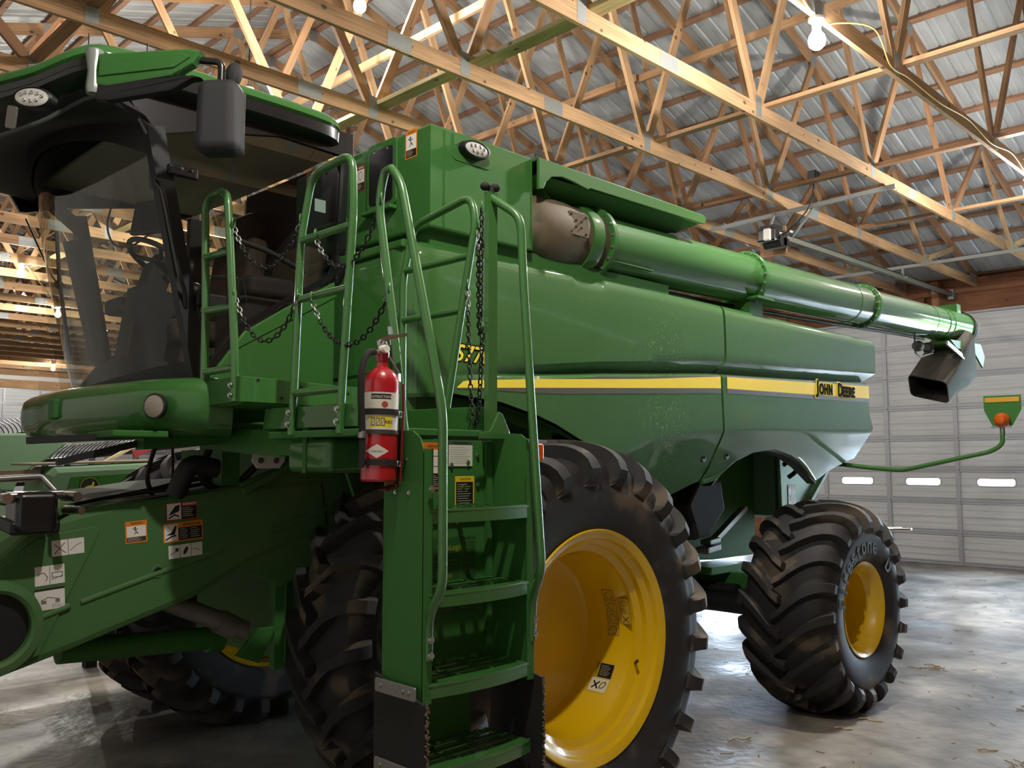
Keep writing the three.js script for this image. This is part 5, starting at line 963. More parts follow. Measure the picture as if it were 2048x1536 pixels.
// ---------------------------------------------------------------- feeder house and the dark underside
{
  const fh = group('feeder_house', combine), FL = -4.35, W = 1.5;
  const prof = [[0.85, 1.38], [1.0, 1.36], [1.21, 1.46], [1.36, 1.6], [1.5, 1.64], [1.68, 1.675], [1.93, 1.695], [2.33, 1.75], [2.85, 1.78], [2.9, 1.5], [2.4, 1.34], [2.10, 1.19], [1.53, 1.02], [1.23, 0.94], [0.85, 0.9]];
  mesh('shell', slab(prof, W, 'z', FL - W, 0.035), M.greenMatte, fh);
  mesh('top_dust_sheet', gridGeo([[V(1.5, 1.648, FL - 0.06), V(1.93, 1.702, FL - 0.06), V(2.8, 1.782, FL - 0.06)], [V(1.5, 1.648, FL - W + 0.06), V(1.93, 1.702, FL - W + 0.06), V(2.8, 1.782, FL - W + 0.06)]], false, 0.3), std({ color: '#8b8068', roughness: 0.9, map: tex(256, 256, (u, v) => grey(180 + 150 * (fbm(u, v, 6, 6, 5) - 0.5)), 0.8, 0.8) }), fh);
  mesh('front_cover', slab([[0.85, 1.34], [1.02, 1.33], [1.21, 1.42], [1.36, 1.53], [1.45, 1.555], [1.6, 1.575], [1.62, 1.56], [1.6, 1.5], [1.38, 1.02], [1.22, 0.97], [0.85, 0.93]], 0.014, 'z', FL - 0.002, 0.005), M.greenMatte, fh);
  for (const [p, q] of [[[1.35, 1.172, FL + 0.004], [1.5, 1.222, FL + 0.004]], [[1.55, 1.23, FL - 0.007], [2.24, 1.425, FL - 0.007]]]) mesh('crease', rod(p, q, 0.016, 16), M.greenMatte, fh);
  mesh('ring', lathe([[0.15, 0.0], [0.15, 0.05], [0.165, 0.06], [0.2, 0.05], [0.21, 0.0]], 48, 'z', [1.18, 1.16, FL]), M.greenMatte, fh);
  mesh('ring_opening', lathe([[0.0, 0.012], [0.15, 0.013]], 40, 'z', [1.18, 1.16, FL]), M.black, fh);
  mesh('recess', lathe([[0.02, 0.003], [0.03, 0.004], [0.034, 0.0]], 24, 'z', [1.905, 1.34, FL]), M.greenMatte, fh);
  mesh('recess_plug', rod([1.905, 1.34, FL - 0.01], [1.905, 1.34, FL + 0.002], 0.02, 16), M.black, fh);
  mesh('side_frame', slab([[2.3, 1.32], [2.34, 1.76], [2.5, 1.82], [2.95, 1.98], [3.25, 1.98], [3.25, 1.6], [2.95, 1.35], [2.6, 1.2]], 0.05, 'z', FL - 0.06, 0.01), M.greenMatte, fh);
  mesh('frame_rib', [bar([2.34, 1.72, FL], [2.75, 1.92, FL], 0.03, 0.06), bar([2.5, 1.5, FL + 0.002], [2.9, 1.62, FL + 0.002], 0.02, 0.02)], M.greenMatte, fh);
  const S = (name, u0, v0, u1, v1, draw, roll = 0.07) => decal(name, fh, u1 - u0, v1 - v0, [(u0 + u1) / 2, (v0 + v1) / 2, FL + (u1 < 1.62 ? 0.0135 : 0.001)], [0, 0, 1], draw, 1300, 0.5, roll);
  S('warning_label', 1.74, 1.485, 1.845, 1.59, (k, w, h) => { fill(k, '#d67a1e', 0, 0, w, h); text(k, '▲ WARNING', w / 2, h * 0.11, h * 0.12, '#201a14'); fill(k, '#e4dfd5', w * 0.06, h * 0.22, w * 0.88, h * 0.5); figure(k, w * 0.45, h * 0.46, h * 0.42); fill(k, '#3a332c', w * 0.06, h * 0.73, w * 0.88, h * 0.21); lines(k, '#bdb6a8', w * 0.1, h * 0.76, w * 0.7, 3, h * 0.06, 3); });
  S('danger_label', 1.935, 1.585, 2.095, 1.675, (k, w, h) => { fill(k, '#8f2424', 0, 0, w, h); fill(k, '#e4dfd5', w * 0.03, h * 0.06, w * 0.45, h * 0.88); text(k, '▲DANGER', w * 0.74, h * 0.15, h * 0.2, '#efe9df'); fill(k, '#1d1715', w * 0.5, h * 0.28, w * 0.47, h * 0.66); lines(k, '#cfc8bb', w * 0.53, h * 0.34, w * 0.38, 5, h * 0.11, 4); k.fillStyle = '#151515'; k.beginPath(); k.moveTo(w * 0.07, h * 0.72); k.lineTo(w * 0.3, h * 0.2); k.lineTo(w * 0.45, h * 0.15); k.lineTo(w * 0.42, h * 0.5); k.closePath(); k.fill(); stroke(k, '#151515', 9, [[w * 0.08, h * 0.86], [w * 0.26, h * 0.68], [w * 0.42, h * 0.8]]); });
  S('warning_label', 1.925, 1.48, 2.13, 1.575, (k, w, h) => { fill(k, '#d67a1e', 0, 0, w, h); fill(k, '#e4dfd5', w * 0.03, h * 0.07, w * 0.33, h * 0.86); text(k, '▲ WARNING', w * 0.68, h * 0.15, h * 0.2, '#201a14'); fill(k, '#221d1a', w * 0.38, h * 0.28, w * 0.59, h * 0.65); lines(k, '#bdb6a8', w * 0.41, h * 0.34, w * 0.22, 6, h * 0.095, 3); lines(k, '#d8d2c6', w * 0.68, h * 0.36, w * 0.26, 5, h * 0.11, 3); k.fillStyle = '#151515'; k.beginPath(); k.moveTo(w * 0.06, h * 0.62); k.lineTo(w * 0.2, h * 0.5); k.lineTo(w * 0.3, h * 0.14); k.lineTo(w * 0.34, h * 0.2); k.lineTo(w * 0.28, h * 0.62); k.closePath(); k.fill(); stroke(k, '#151515', 9, [[w * 0.05, h * 0.85], [w * 0.2, h * 0.7], [w * 0.32, h * 0.66]]); });
  S('instruction_label', 1.955, 1.4, 2.13, 1.465, (k, w, h) => { fill(k, '#dedbd2', 0, 0, w, h); for (const q of [1, 2]) stroke(k, '#55524b', 3, [[w * q / 3, 0], [w * q / 3, h]]); stroke(k, '#3a3834', 4, [[w * 0.05, h * 0.7], [w * 0.27, h * 0.4]]); fill(k, '#2a2825', w * 0.2, h * 0.25, w * 0.09, h * 0.25); k.fillStyle = '#22201d'; k.beginPath(); k.ellipse(w * 0.5, h * 0.5, w * 0.05, h * 0.32, 0.5, 0, 7); k.fill(); stroke(k, '#3a3834', 4, [[w * 0.72, h * 0.4], [w * 0.94, h * 0.6]]); });
  S('instruction_label', 1.41, 1.452, 1.55, 1.523, (k, w, h) => { fill(k, '#dcd8cf', 0, 0, w, h); stroke(k, '#55524b', 3, [[w / 2, 0], [w / 2, h]]); stroke(k, '#5a4a44', 5, [[w * 0.08, h * 0.85], [w * 0.4, h * 0.2]]); stroke(k, '#5a4a44', 5, [[w * 0.08, h * 0.25], [w * 0.42, h * 0.85]]); stroke(k, '#6a665e', 4, [[w * 0.55, h * 0.75], [w * 0.75, h * 0.45], [w * 0.93, h * 0.3]]); });
  S('instruction_label', 1.345, 1.325, 1.47, 1.41, (k, w, h) => { fill(k, '#dcd8cf', 0, 0, w, h); stroke(k, '#55524b', 3, [[w / 2, 0], [w / 2, h]]); stroke(k, '#4a4640', 4, [[w * 0.1, h * 0.4], [w * 0.3, h * 0.35], [w * 0.42, h * 0.6], [w * 0.36, h * 0.8]]); k.strokeStyle = '#4a4640'; k.lineWidth = 4; k.strokeRect(w * 0.58, h * 0.4, w * 0.34, h * 0.25); stroke(k, '#4a4640', 3, [[w * 0.55, h * 0.75], [w * 0.93, h * 0.6]]); });
  S('instruction_label', 1.35, 1.215, 1.475, 1.31, (k, w, h) => { fill(k, '#dcd8cf', 0, 0, w, h); fill(k, '#26241f', 0, 0, w, h * 0.1); stroke(k, '#6a665e', 5, [[w * 0.2, h * 0.55], [w * 0.45, h * 0.42], [w * 0.8, h * 0.55]]); fill(k, '#77736a', w * 0.2, h * 0.55, w * 0.18, h * 0.16); fill(k, '#77736a', w * 0.68, h * 0.55, w * 0.15, h * 0.16); lines(k, '#8f8b82', w * 0.55, h * 0.75, w * 0.4, 3, h * 0.07, 3); });
  for (const [x, y] of [[1.0, 1.3]]) bolt(fh, [x, y, FL + 0.012], [0, 0, 1], M.steel, 0.8);
  mesh('folded_cover', slab([[1.36, 1.62], [1.44, 1.68], [1.5, 1.675], [1.4, 1.6]], 0.1, 'z', FL - 0.08, 0.004), M.greenDusty, fh);
  for (const [p, r] of [[[[1.5, 1.66, -4.5], [1.75, 1.7, -4.56], [2.05, 1.735, -4.5], [2.3, 1.77, -4.55]], 0.009], [[[1.85, 1.7, -4.7], [2.0, 1.735, -4.62], [2.2, 1.77, -4.7], [2.4, 1.8, -4.6]], 0.012], [[[2.02, 1.73, -4.48], [2.03, 1.85, -4.5], [2.02, 2.02, -4.5]], 0.008]]) mesh('hose', spline(p, r, 6), M.cableBlack, fh);
  // hose coupler with a grey lever
  const cp = group('hose_coupler', combine, [0.13, 0.0, 0]);
  mesh('coupler_block', box(0.17, 0.17, 0.18, 1.16, 1.66, -4.24, 0, 0, 0, 0.03), M.blackGloss, cp);
  mesh('coupler_body', box(0.2, 0.06, 0.2, 1.16, 1.6, -4.27, 0.1, 0, 0, 0.015), M.black, cp);
  mesh('lever', pipe([[1.03, 1.7, -4.22], [1.01, 1.8, -4.24], [1.2, 1.81, -4.26], [1.27, 1.72, -4.22]], 0.014, 0.015, 8), M.steel, cp);
  mesh('lever_pivot', [rod([1.05, 1.73, -4.2], [1.27, 1.74, -4.2], 0.012), rod([1.29, 1.72, -4.25], [1.31, 1.72, -4.13], 0.022), rod([1.03, 1.72, -4.2], [1.03, 1.72, -4.12], 0.022), rod([1.3, 1.66, -4.25], [1.33, 1.66, -4.13], 0.018)], M.chrome, cp);
  for (const [x, y] of [[0.96, 1.66], [0.98, 1.6], [0.97, 1.53]]) mesh('hose_fitting', rod([x, y, -4.14], [x + 0.01, y - 0.05, -4.12], 0.014, 10), M.steel, cp);
  mesh('coupler_hose', [spline([[0.98, 1.48, -4.13], [0.95, 1.38, -4.1], [0.8, 1.25, -4.2]], 0.016, 8), spline([[0.9, 1.75, -4.3], [1.0, 1.72, -4.28], [1.1, 1.7, -4.28]], 0.014, 8)], M.cableBlack, cp);

  const ub = group('chassis', combine);
  mesh('main_frame', [box(4.2, 0.8, 1.4, 4.9, 1.6, ZC), box(0.5, 0.5, 1.3, 2.9, 1.7, ZC), box(0.25, 0.9, 0.25, 2.9, 1.4, -4.5)], M.greenDark, ub);
  mesh('front_axle', [rod([FX, FY, -4.25], [FX, FY, 2 * ZC + 4.25], 0.2, 24), box(0.5, 0.6, 0.5, FX, 1.05, -4.5, 0, 0, 0, 0.05), box(0.5, 0.6, 0.5, FX, 1.05, 2 * ZC + 4.5, 0, 0, 0, 0.05), rod([FX, FY, -3.5], [FX, FY, -4.25], 0.13, 20), rod([FX, FY, 2 * ZC + 3.5], [FX, FY, 2 * ZC + 4.25], 0.13, 20)], M.greenDark, ub);
  mesh('rear_axle', [box(0.22, 0.2, 3.3, RX, 0.86, ZC, 0, 0, 0, 0.02), box(0.36, 0.3, 0.5, RX, 0.95, ZC), rod([RX, RY, -3.4], [RX, RY, -3.8], 0.14, 20), rod([RX, RY, 2 * ZC + 3.4], [RX, RY, 2 * ZC + 3.8], 0.14, 20), box(0.6, 0.06, 0.3, RX - 0.1, 0.99, -4.2)], M.greenDark, ub);
  mesh('steering_cylinder', [rod([RX - 0.25, 0.84, -3.9], [RX - 0.25, 0.84, -4.9], 0.05, 16), rod([RX - 0.3, 0.74, -3.8], [RX - 0.3, 0.74, -4.4], 0.08, 16)], M.black, ub);
  mesh('lift_cylinder', [rod([1.55, 0.97, -4.62], [2.3, 0.93, -4.62], 0.06, 20), rod([2.3, 0.93, -4.62], [2.38, 0.925, -4.62], 0.075, 20)], M.greenDark, ub);
  mesh('drive_shaft', [rod([2.02, 1.17, -4.5], [2.42, 0.98, -4.42], 0.05, 20), rod([2.28, 1.045, -4.45], [2.36, 1.0, -4.44], 0.062, 20)], M.steelDull, ub);
  mesh('front_leg', [bar([2.62, 0.75, -4.44], [2.62, 1.3, -4.44], 0.06, 0.05, [1, 0, 0]), box(0.12, 0.5, 1.1, 2.8, 1.0, ZC)], M.greenDark, ub);
  mesh('frame_gusset', slab([[2.38, 0.85], [2.5, 0.98], [2.6, 0.98], [2.5, 0.8]], 0.05, 'z', -4.46, 0.004), M.greenDark, ub);
  const hp = slab([[2.42, 1.83], [2.455, 1.95], [2.58, 1.95], [2.61, 1.83], [2.58, 1.79], [2.45, 1.79]].map(([x, y]) => [x - 0.12, y + 0.05]), 0.01, 'z', -4.19, 0.002);
  mesh('hook_plate', hp, M.white, ub);
  for (const [x, y] of [[2.395, 1.97], [2.35, 1.88], [2.44, 1.88]]) bolt(ub, [x, y, -4.18], [0, 0, 1], M.steelDull, 1.2);
  mesh('cab_support', [box(0.7, 0.14, 1.6, 2.35, 2.09, ZC), box(0.1, 0.3, 0.1, 2.3, 1.9, -4.45), bar([1.75, 1.98, -4.25], [2.5, 2.04, -4.25], 0.1, 0.1)], M.greenDark, ub);
  mesh('light_arm', bar([1.34, 1.97, -4.5], [1.75, 2.0, -4.3], 0.03, 0.1), M.black, ub);
  mesh('light_arm', bar([1.42, 1.87, -4.35], [1.8, 1.97, -4.3], 0.03, 0.06), M.black, ub);
  mesh('arm_shelf', slab([[1.55, -4.05], [1.8, -4.05], [1.95, -4.3], [1.6, -4.5]], 0.03, 'y', 1.985, 0.006), M.greenDark, ub);
  mesh('inner_hose', [spline([[2.2, 2.0, -4.4], [2.15, 1.8, -4.42], [2.3, 1.72, -4.45], [2.5, 1.9, -4.4]], 0.02, 8), spline([[1.95, 2.0, -4.5], [1.9, 1.8, -4.5], [1.95, 1.7, -4.55]], 0.012, 8), spline([[2.0, 1.7, -4.4], [2.06, 1.85, -4.36], [2.2, 1.84, -4.36]], 0.05, 10)], M.cableBlack, ub);
  mesh('straw_shield', slab([[5.72, 1.55], [5.88, 1.74], [6.2, 1.72], [6.25, 1.5], [6.02, 1.3], [5.85, 1.28]], 0.75, 'z', -4.6, 0.03), M.rubberFlat, ub);
  mesh('side_guard', slab([[5.4, 1.15], [5.2, 2.0], [7.3, 2.0], [7.3, 1.05], [6.6, 1.05]], 0.05, 'z', -4.25, 0.01), M.greenDark, ub);
  mesh('tool_rail', [bar([6.4, 1.2, -4.1], [6.95, 1.48, -4.1], 0.04, 0.06), box(0.2, 0.05, 0.12, 6.35, 1.17, -4.08, 0, 0, 0.1, 0.01), box(0.16, 0.04, 0.1, 6.38, 1.23, -4.08, 0, 0, 0.1, 0.01)], M.steel, ub);
  mesh('rear_post', box(0.3, 0.9, 0.3, 6.95, 1.5, -4.45), M.greenDark, ub);
  const rc = group('rear_chute', combine);
  mesh('chute_side', slab([[7.25, 2.0], [7.28, 1.38], [7.55, 1.34], [7.75, 1.42], [8.3, 1.85], [8.3, 2.0]], 0.03, 'z', -3.95, 0.006), std({ color: '#6f9f78', roughness: 0.35 }), rc);
  mesh('chute_shell', [slab([[7.3, 2.0], [7.3, 1.4], [7.6, 1.36], [8.25, 1.85], [8.25, 2.0]], 2.2, 'z', -6.2, 0.01), bar([7.55, 1.36, -3.95], [8.25, 1.9, -3.95], 0.03, 0.14)], M.greenFaded, rc);
  decal('warning_label', rc, 0.14, 0.17, [7.46, 1.585, -3.916], [0, 0, 1], (k, w, h) => { fill(k, '#d8d6d0', 0, 0, w, h); fill(k, '#b06a58', 0, 0, w, h * 0.18); stroke(k, '#b06a58', 5, [[w / 2, 0], [w / 2, h]]); stroke(k, '#202020', 9, [[w * 0.12, h * 0.5], [w * 0.36, h * 0.85]]); stroke(k, '#202020', 9, [[w * 0.34, h * 0.5], [w * 0.14, h * 0.85]]); stroke(k, '#303030', 7, [[w * 0.65, h * 0.8], [w * 0.85, h * 0.45]]); }, 1200);
  mesh('tail_bar', pipe([[7.4, 1.28, -3.7], [8.3, 1.27, -3.2], [8.36, 1.27, -3.3], [7.5, 1.29, -3.85]], 0.014, 0.03, 8), M.chrome, rc);
  mesh('wire_bundle', spline([[7.2, 1.85, -3.85], [7.3, 1.9, -3.82], [7.36, 1.8, -3.82], [7.3, 1.74, -3.86]], 0.02, 8), M.cableBlack, rc);
  // folding marker light on its long bent arm
  const ma = group('marker_arm', combine);
  mesh('arm', pipe([[7.95, 1.86, -3.75], [8.0, 1.82, -3.4], [8.0, 1.80, -3.15], [8.0, 1.96, -2.42], [8.0, 2.02, -2.33], [8.0, 2.12, -2.33]], 0.02, 0.06, 12, 80), M.greenPipe, ma);
  mesh('reflector_board', slab([[-2.47, 2.3], [-2.47, 2.42], [-2.19, 2.42], [-2.19, 2.3], [-2.26, 2.17], [-2.41, 2.17]], 0.01, 'x', 8.02, 0.002), M.greenDark, ma);
  mesh('reflector_strip', slab([[-2.46, 2.365], [-2.46, 2.405], [-2.2, 2.405], [-2.2, 2.365]], 0.003, 'x', 8.015, 0), std({ color: '#b9912a', roughness: 0.5 }), ma);
  mesh('amber_lamp', lathe([[0.0, -0.05], [0.03, -0.045], [0.055, -0.02], [0.062, 0.0], [0.06, 0.02]], 32, 'x', [7.99, 2.215, -2.33]), M.amber, ma);
  mesh('lamp_base', [rod([8.0, 2.1, -2.33], [8.0, 2.17, -2.33], 0.02), box(0.05, 0.012, 0.16, 8.0, 2.16, -2.33)], M.steel, ma);
}
// the whole machine gets its base on the floor
combine.position.set(5, 0, ZC);
for (const c of combine.children) c.position.sub(combine.position);

// ================================================================ fire extinguisher strapped beside the ladder
{
  const x = 1.967, z = -2.655, y0 = 1.80;
  const e = thing('fire_extinguisher', 'red fire extinguisher with two black straps hanging left of the ladder', 'extinguisher', [x, y0, z]);
  e.rotation.z = -0.025;
  const r = 0.066;
  mesh('cylinder', lathe([[0, 0.0], [r - 0.006, 0.0], [r, 0.008], [r, 0.36], [r - 0.006, 0.385], [r - 0.024, 0.408], [0.022, 0.42], [0.02, 0.44], [0, 0.44]], 56, 'y'), M.red, e);
  mesh('neck', lathe([[0.016, 0.435], [0.022, 0.44], [0.026, 0.46], [0.026, 0.478], [0.018, 0.488], [0, 0.49]], 28, 'y'), M.red, e);
  const around = (name, y, h, a0, a1, draw, rough = 0.5, rr = r + 0.0008) => {
    const g = new THREE.CylinderGeometry(rr, rr, h, 40, 1, true, a0, a1 - a0); g.translate(0, y, 0);
    const m = new THREE.Mesh(g, std({ map: canvasTex(512, Math.round(512 * h / (rr * (a1 - a0))), draw), roughness: rough })); m.name = name; m.castShadow = m.receiveShadow = true; e.add(m);
  };
  const c = -0.72;                                          // the way the label faces
  around('instruction_label', 0.285, 0.075, c - 1.5, c + 1.5, (k, w, h) => { fill(k, '#d3cdbf', 0, 0, w, h); fill(k, '#1a1512', w * 0.34, h * 0.08, w * 0.38, h * 0.26); text(k, 'INSTRUCTIONS', w * 0.53, h * 0.22, h * 0.17, '#c9c2b2'); lines(k, '#a59c8c', w * 0.24, h * 0.5, w * 0.22, 3, h * 0.12, 3); k.fillStyle = '#a8403c'; k.beginPath(); k.arc(w * 0.6, h * 0.6, h * 0.16, 0, 7); k.fill(); });
  around('class_label', 0.215, 0.055, c - 1.5, c + 1.5, (k, w, h) => { fill(k, '#d3cdbf', 0, 0, w, h); fill(k, '#d9c52a', w * 0.33, h * 0.14, w * 0.42, h * 0.72); for (let i = 0; i < 3; i++) { fill(k, '#2a2620', w * (0.36 + i * 0.09), h * 0.24, w * 0.07, h * 0.52); fill(k, '#cfc8a8', w * (0.37 + i * 0.09), h * 0.3, w * 0.05, h * 0.4); stroke(k, '#2a2620', 5, [[w * (0.38 + i * 0.09), h * 0.65], [w * (0.41 + i * 0.09), h * 0.35]]); } text(k, 'ABC', w * 0.685, h * 0.5, h * 0.32, '#1c1a14'); lines(k, '#8f8878', w * 0.77, h * 0.24, w * 0.06, 4, h * 0.14, 3); });
  around('brand_diamond', 0.11, 0.05, c - 0.72, c + 0.62, (k, w, h) => { fill(k, '#a3121c', 0, 0, w, h); k.fillStyle = '#cfc8b8'; k.beginPath(); k.moveTo(0, h / 2); k.lineTo(w / 2, 0); k.lineTo(w, h / 2); k.lineTo(w / 2, h); k.closePath(); k.fill(); text(k, 'AMEREX', w / 2, h * 0.53, h * 0.2, '#2a2420', 'serif'); }, 0.35);
  for (const [y, h] of [[0.252, 0.022], [0.07, 0.022]]) mesh('strap', lathe([[r, y - h / 2], [r + 0.004, y - h / 2], [r + 0.004, y + h / 2], [r, y + h / 2]], 48, 'y'), M.rubberFlat, e);
  mesh('strap', lathe([[r, 0.172], [r + 0.003, 0.172], [r + 0.003, 0.186], [r, 0.186]], 48, 'y'), std({ color: '#3a382c', roughness: 0.7 }), e);
  const face = (a, rr) => [Math.sin(a) * rr, Math.cos(a) * rr];
  const [bx, bz] = face(0.55, r + 0.012);
  for (const [y, h] of [[0.245, 0.04], [0.066, 0.035]]) { const g = new THREE.TorusGeometry(0.5, 0.09, 6, 4).rotateZ(Math.PI / 4).scale(0.022, h * 0.72, 0.03); const m = mesh('buckle', g.rotateY(0.3).translate(bx - 0.002, y, bz), M.steel, e); }
  mesh('bracket', [bar([0.072, -0.02, -0.02], [0.072, 0.37, -0.02], 0.05, 0.01, [0, 0, 1]), bar([0.02, -0.03, 0.0], [0.075, -0.012, 0.0], 0.008, 0.05), pipe([[0.062, 0.0, 0.05], [0.066, 0.3, 0.05], [0.066, 0.36, 0.045]], 0.006, 0.02, 8)], std({ color: '#5e1216', roughness: 0.5 }), e);
  mesh('valve', [lathe([[0.0, 0.485], [0.018, 0.485], [0.02, 0.5], [0.014, 0.515], [0, 0.516]], 20, 'y'), rod([0, 0.47, 0], [-0.045, 0.472, 0.012], 0.01, 12), box(0.05, 0.022, 0.022, 0.004, 0.512, 0, 0, 0, 0.15, 0.004)], M.chrome, e);
  mesh('carry_handle', [bar([0.0, 0.5, 0.0], [0.055, 0.4, 0.03], 0.006, 0.02), bar([0.055, 0.4, 0.03], [0.056, 0.37, 0.032], 0.006, 0.02)], M.steel, e);
  mesh('lever', [bar([-0.02, 0.52, -0.004], [0.085, 0.55, 0.03], 0.012, 0.018), box(0.026, 0.03, 0.004, 0.026, 0.56, 0.008, 0, 0.3, 0.2)], M.chrome, e);
  mesh('hose', spline([[-0.045, 0.472, 0.012], [-0.08, 0.46, 0.02], [-0.105, 0.4, 0.024], [-0.105, 0.3, 0.022], [-0.093, 0.2, 0.018], [-0.086, 0.12, 0.014], [-0.085, 0.05, 0.01]], 0.0125, 12, 80), M.rubberFlat, e);
  mesh('hose_end', [rod([-0.09, 0.155, 0.016], [-0.088, 0.18, 0.017], 0.0145, 14)], M.steel, e);
  mesh('gauge', lathe([[0, 0.03], [0.014, 0.03], [0.016, 0.02], [0.016, 0.0]], 20, 'z', [-0.006, 0.485, 0.005]), M.white, e);
}

// ================================================================ harvesting header standing beyond the feeder house
{
  const h = thing('grain_header', 'green grain header with rows of black reel tines standing beyond the feeder house', 'header', [3.05, 0, -9.4]);
  mesh('dusty_cover', slab([[-0.52, 1.3], [-0.44, 1.77], [-0.38, 1.83], [0.6, 1.875], [0.8, 1.7], [0.8, 1.3]], 0.6, 'z', 0.6, 0.05), M.greenFaded, h);
  mesh('cover_top', slab([[-0.5, 0.58], [0.7, 0.58], [0.7, 1.14], [-0.5, 1.14]], 0.02, 'y', 1.86, 0.006).rotateZ(0.03), std({ color: '#8d8068', roughness: 0.9 }), h);
  mesh('recess_panel', slab([[-0.3, 1.5], [-0.25, 1.75], [0.55, 1.79], [0.6, 1.5]], 0.01, 'z', 1.205, 0.004), M.greenDark, h);
  mesh('header_frame', [box(3.4, 0.25, 0.3, 0.2, 0.95, 0.0), box(3.4, 0.5, 0.06, 0.2, 1.2, -0.25)], M.greenFaded, h);
  mesh('top_beam', bar([-2.2, 1.72, 0.75], [-0.45, 1.76, 1.0], 0.1, 0.16), std({ color: '#8f7a66', roughness: 0.8 }), h);
  mesh('lower_beam', bar([-2.2, 1.58, 0.8], [-0.45, 1.55, 1.0], 0.12, 0.16), M.darkFrame, h);
  mesh('end_shield', slab([[-0.95, 1.6], [-0.9, 2.02], [-0.55, 2.14], [-0.2, 2.15], [0.06, 2.06], [-0.12, 1.9], [-0.35, 1.75], [-0.4, 1.6]], 0.06, 'z', 0.1, 0.02), M.greenFaded, h);
  decal('round_badge', h, 0.16, 0.15, [-0.1, 1.665, 1.222], [0, 0, 1], (k, w, hh) => { fill(k, '#22541f', 0, 0, w, hh); k.fillStyle = '#1c2418'; k.beginPath(); k.ellipse(w / 2, hh / 2, w * 0.48, hh * 0.48, 0, 0, 7); k.fill(); k.strokeStyle = '#b9ab2a'; k.lineWidth = 4; k.stroke(); k.fillStyle = '#cdbd2c'; k.beginPath(); k.moveTo(w * 0.16, hh * 0.66); k.lineTo(w * 0.34, hh * 0.5); k.lineTo(w * 0.6, hh * 0.44); k.lineTo(w * 0.64, hh * 0.24); k.lineTo(w * 0.74, hh * 0.3); k.lineTo(w * 0.7, hh * 0.52); k.lineTo(w * 0.86, hh * 0.7); k.lineTo(w * 0.78, hh * 0.72); k.lineTo(w * 0.6, hh * 0.6); k.lineTo(w * 0.38, hh * 0.62); k.lineTo(w * 0.24, hh * 0.78); k.closePath(); k.fill(); }, 1100);
  const tine = (x, y, z, s) => spline([[x, y, z], [x + 0.02 * s, y + 0.05, z + 0.04], [x + 0.06 * s, y + 0.1, z + 0.055], [x + 0.12 * s, y + 0.145, z + 0.055]], 0.0055, 5, 8);
  for (const [bx, by, bz, len, rise, s] of [[-1.0, 1.99, -0.5, 3.2, 0.2, -1], [-0.75, 1.80, -0.1, 3.4, 0.12, 1], [-1.0, 1.60, -0.6, 3.4, 0.06, 1]]) {
    mesh('bat', bar([bx, by, bz], [bx + len, by + len * rise, bz], 0.04, 0.05), M.blackGloss, h);
    const row = []; for (let i = 0; i < len / 0.04; i++) row.push(tine(bx + i * 0.04, by + i * 0.04 * rise, bz, s));
    const t = mesh('tine_row', row, M.blackGloss, h); t.userData.kind = 'stuff';
  }
  for (const [x, y] of [[0.2, 2.12], [1.5, 2.2]]) mesh('reel_hoop', new THREE.TorusGeometry(0.2, 0.016, 8, 28, Math.PI).rotateY(0.5).translate(x, y, -0.3), M.black, h);
  for (const x of [-0.6, -0.15, 0.3, 0.75, 1.3]) mesh('reel_arm', [bar([x, 1.3, 0.0], [x + 0.2, 1.95, -0.4], 0.08, 0.05), bar([x + 0.2, 1.55, -0.1], [x - 0.1, 1.85, -0.3], 0.06, 0.04)], M.black, h);
  mesh('stay_rod', bar([0.25, 1.85, 0.5], [0.75, 2.1, 0.3], 0.03, 0.03), M.straw, h);
  mesh('red_flag', bar([0.62, 1.95, 0.35], [0.98, 2.12, 0.3], 0.08, 0.015), std({ color: '#9c2b30', roughness: 0.6 }), h);
  for (const x of [-0.9, 1.5]) mesh('leg', box(0.12, 1.0, 0.12, x, 0.5, 0), M.black, h);
  mesh('cover_leg', box(0.1, 1.3, 0.1, 0.15, 0.65, 0.7), M.black, h);
}

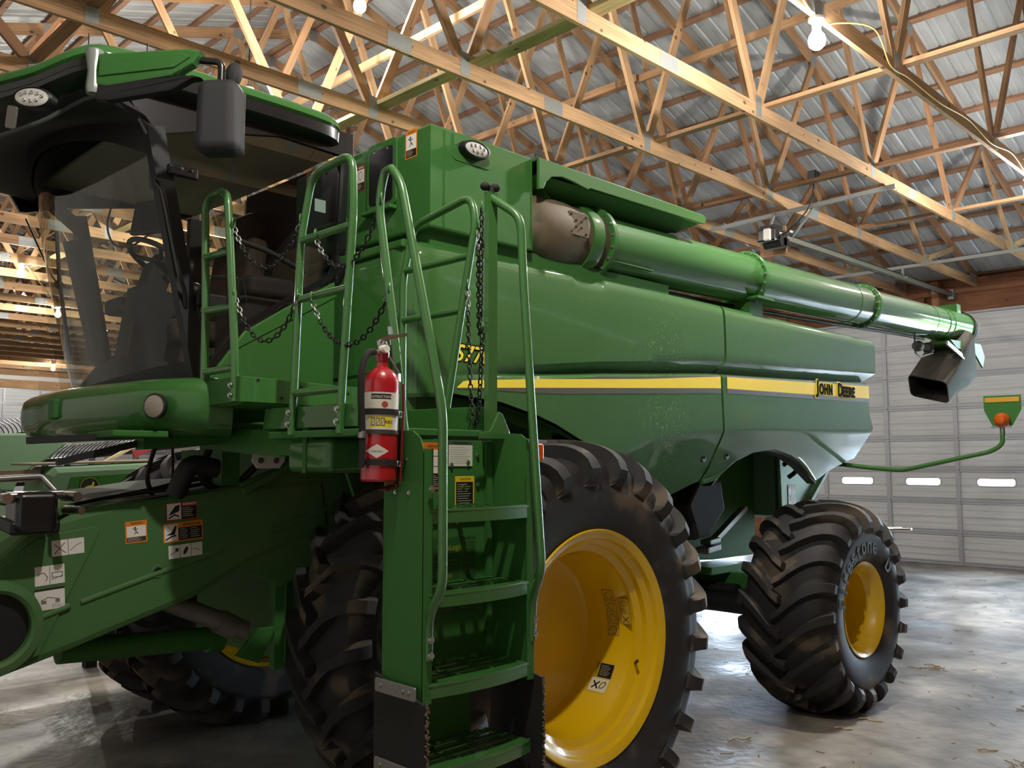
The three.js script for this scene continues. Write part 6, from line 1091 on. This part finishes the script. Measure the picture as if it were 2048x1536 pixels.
// ================================================================ litter on the floor
{
  const bits = [[1716, 1400, 0.16, 'pale crooked corn stalk leaning against the foot of the rear tire'], [1662, 1425, 0.12, 'pale straw stalk on the floor, left of the crooked one by the rear tire'], [1510, 1451, 0.2, 'thin straw on the floor between front and rear wheels'], [1800, 1472, 0.12, 'short pale straw right of the stalks on the warm floor patch']];
  const spots = { 0: [6.55, -2.96, 1.2], 1: [6.2, -2.98, 1.0], 2: [5.4, -3.35, 0.2], 3: [6.4, -2.1, 0.8] };
  bits.forEach(([u, v, L, label], i) => {
    const [x, z, a] = spots[i], s = thing('straw_stalk', label, 'straw', [x, 0.0005, z], 'loose stalks on the floor');
    mesh('stem', spline([[0, 0.006, 0], [L * 0.4 * Math.cos(a), 0.012, L * 0.4 * Math.sin(a)], [L * 0.55 * Math.cos(a + 0.4), 0.01, L * 0.5 * Math.sin(a + 0.4)], [L * Math.cos(a + 0.1), 0.006, L * Math.sin(a + 0.1)]], 0.006, 6, 20), M.straw, s);
  });
  const ch = []; for (let i = 0; i < 420; i++) { const x = 3.5 + rnd() * 11, z = -8 + rnd() * 8, a = rnd() * 6.28, L = 0.02 + rnd() * rnd() * 0.1; if (Math.abs(x - FX) < 1.2 && z < -2.5 && z > -4.6) continue; if (Math.abs(x - RX) < 0.9 && z < -2.8 && z > -3.8) continue; ch.push(bar([x, 0.003, z], [x + L * Math.cos(a), 0.004, z + L * Math.sin(a)], 0.003, 0.004 + 0.004 * rnd())); }
  for (const [cx, cz] of [[9.2, -3.9], [8.6, -3.2], [7.7, -2.1], [6.2, -1.75], [7.6, -1.2], [10.5, -5.0]]) for (let i = 0; i < 26; i++) { const a = rnd() * 6.28, q = rnd() * 0.14, b = rnd() * 6.28, L = 0.03 + rnd() * 0.08; ch.push(bar([cx + q * Math.cos(a), 0.004, cz + q * Math.sin(a)], [cx + q * Math.cos(a) + L * Math.cos(b), 0.008, cz + q * Math.sin(a) + L * Math.sin(b)], 0.004, 0.005)); }
  const c = tag(mesh('chaff', ch, std({ color: '#8a7048', roughness: 0.95 })), 'scattered brown chaff and straw bits on the concrete', 'chaff'); c.userData.kind = 'stuff';
}

renderer.render(scene, camera);
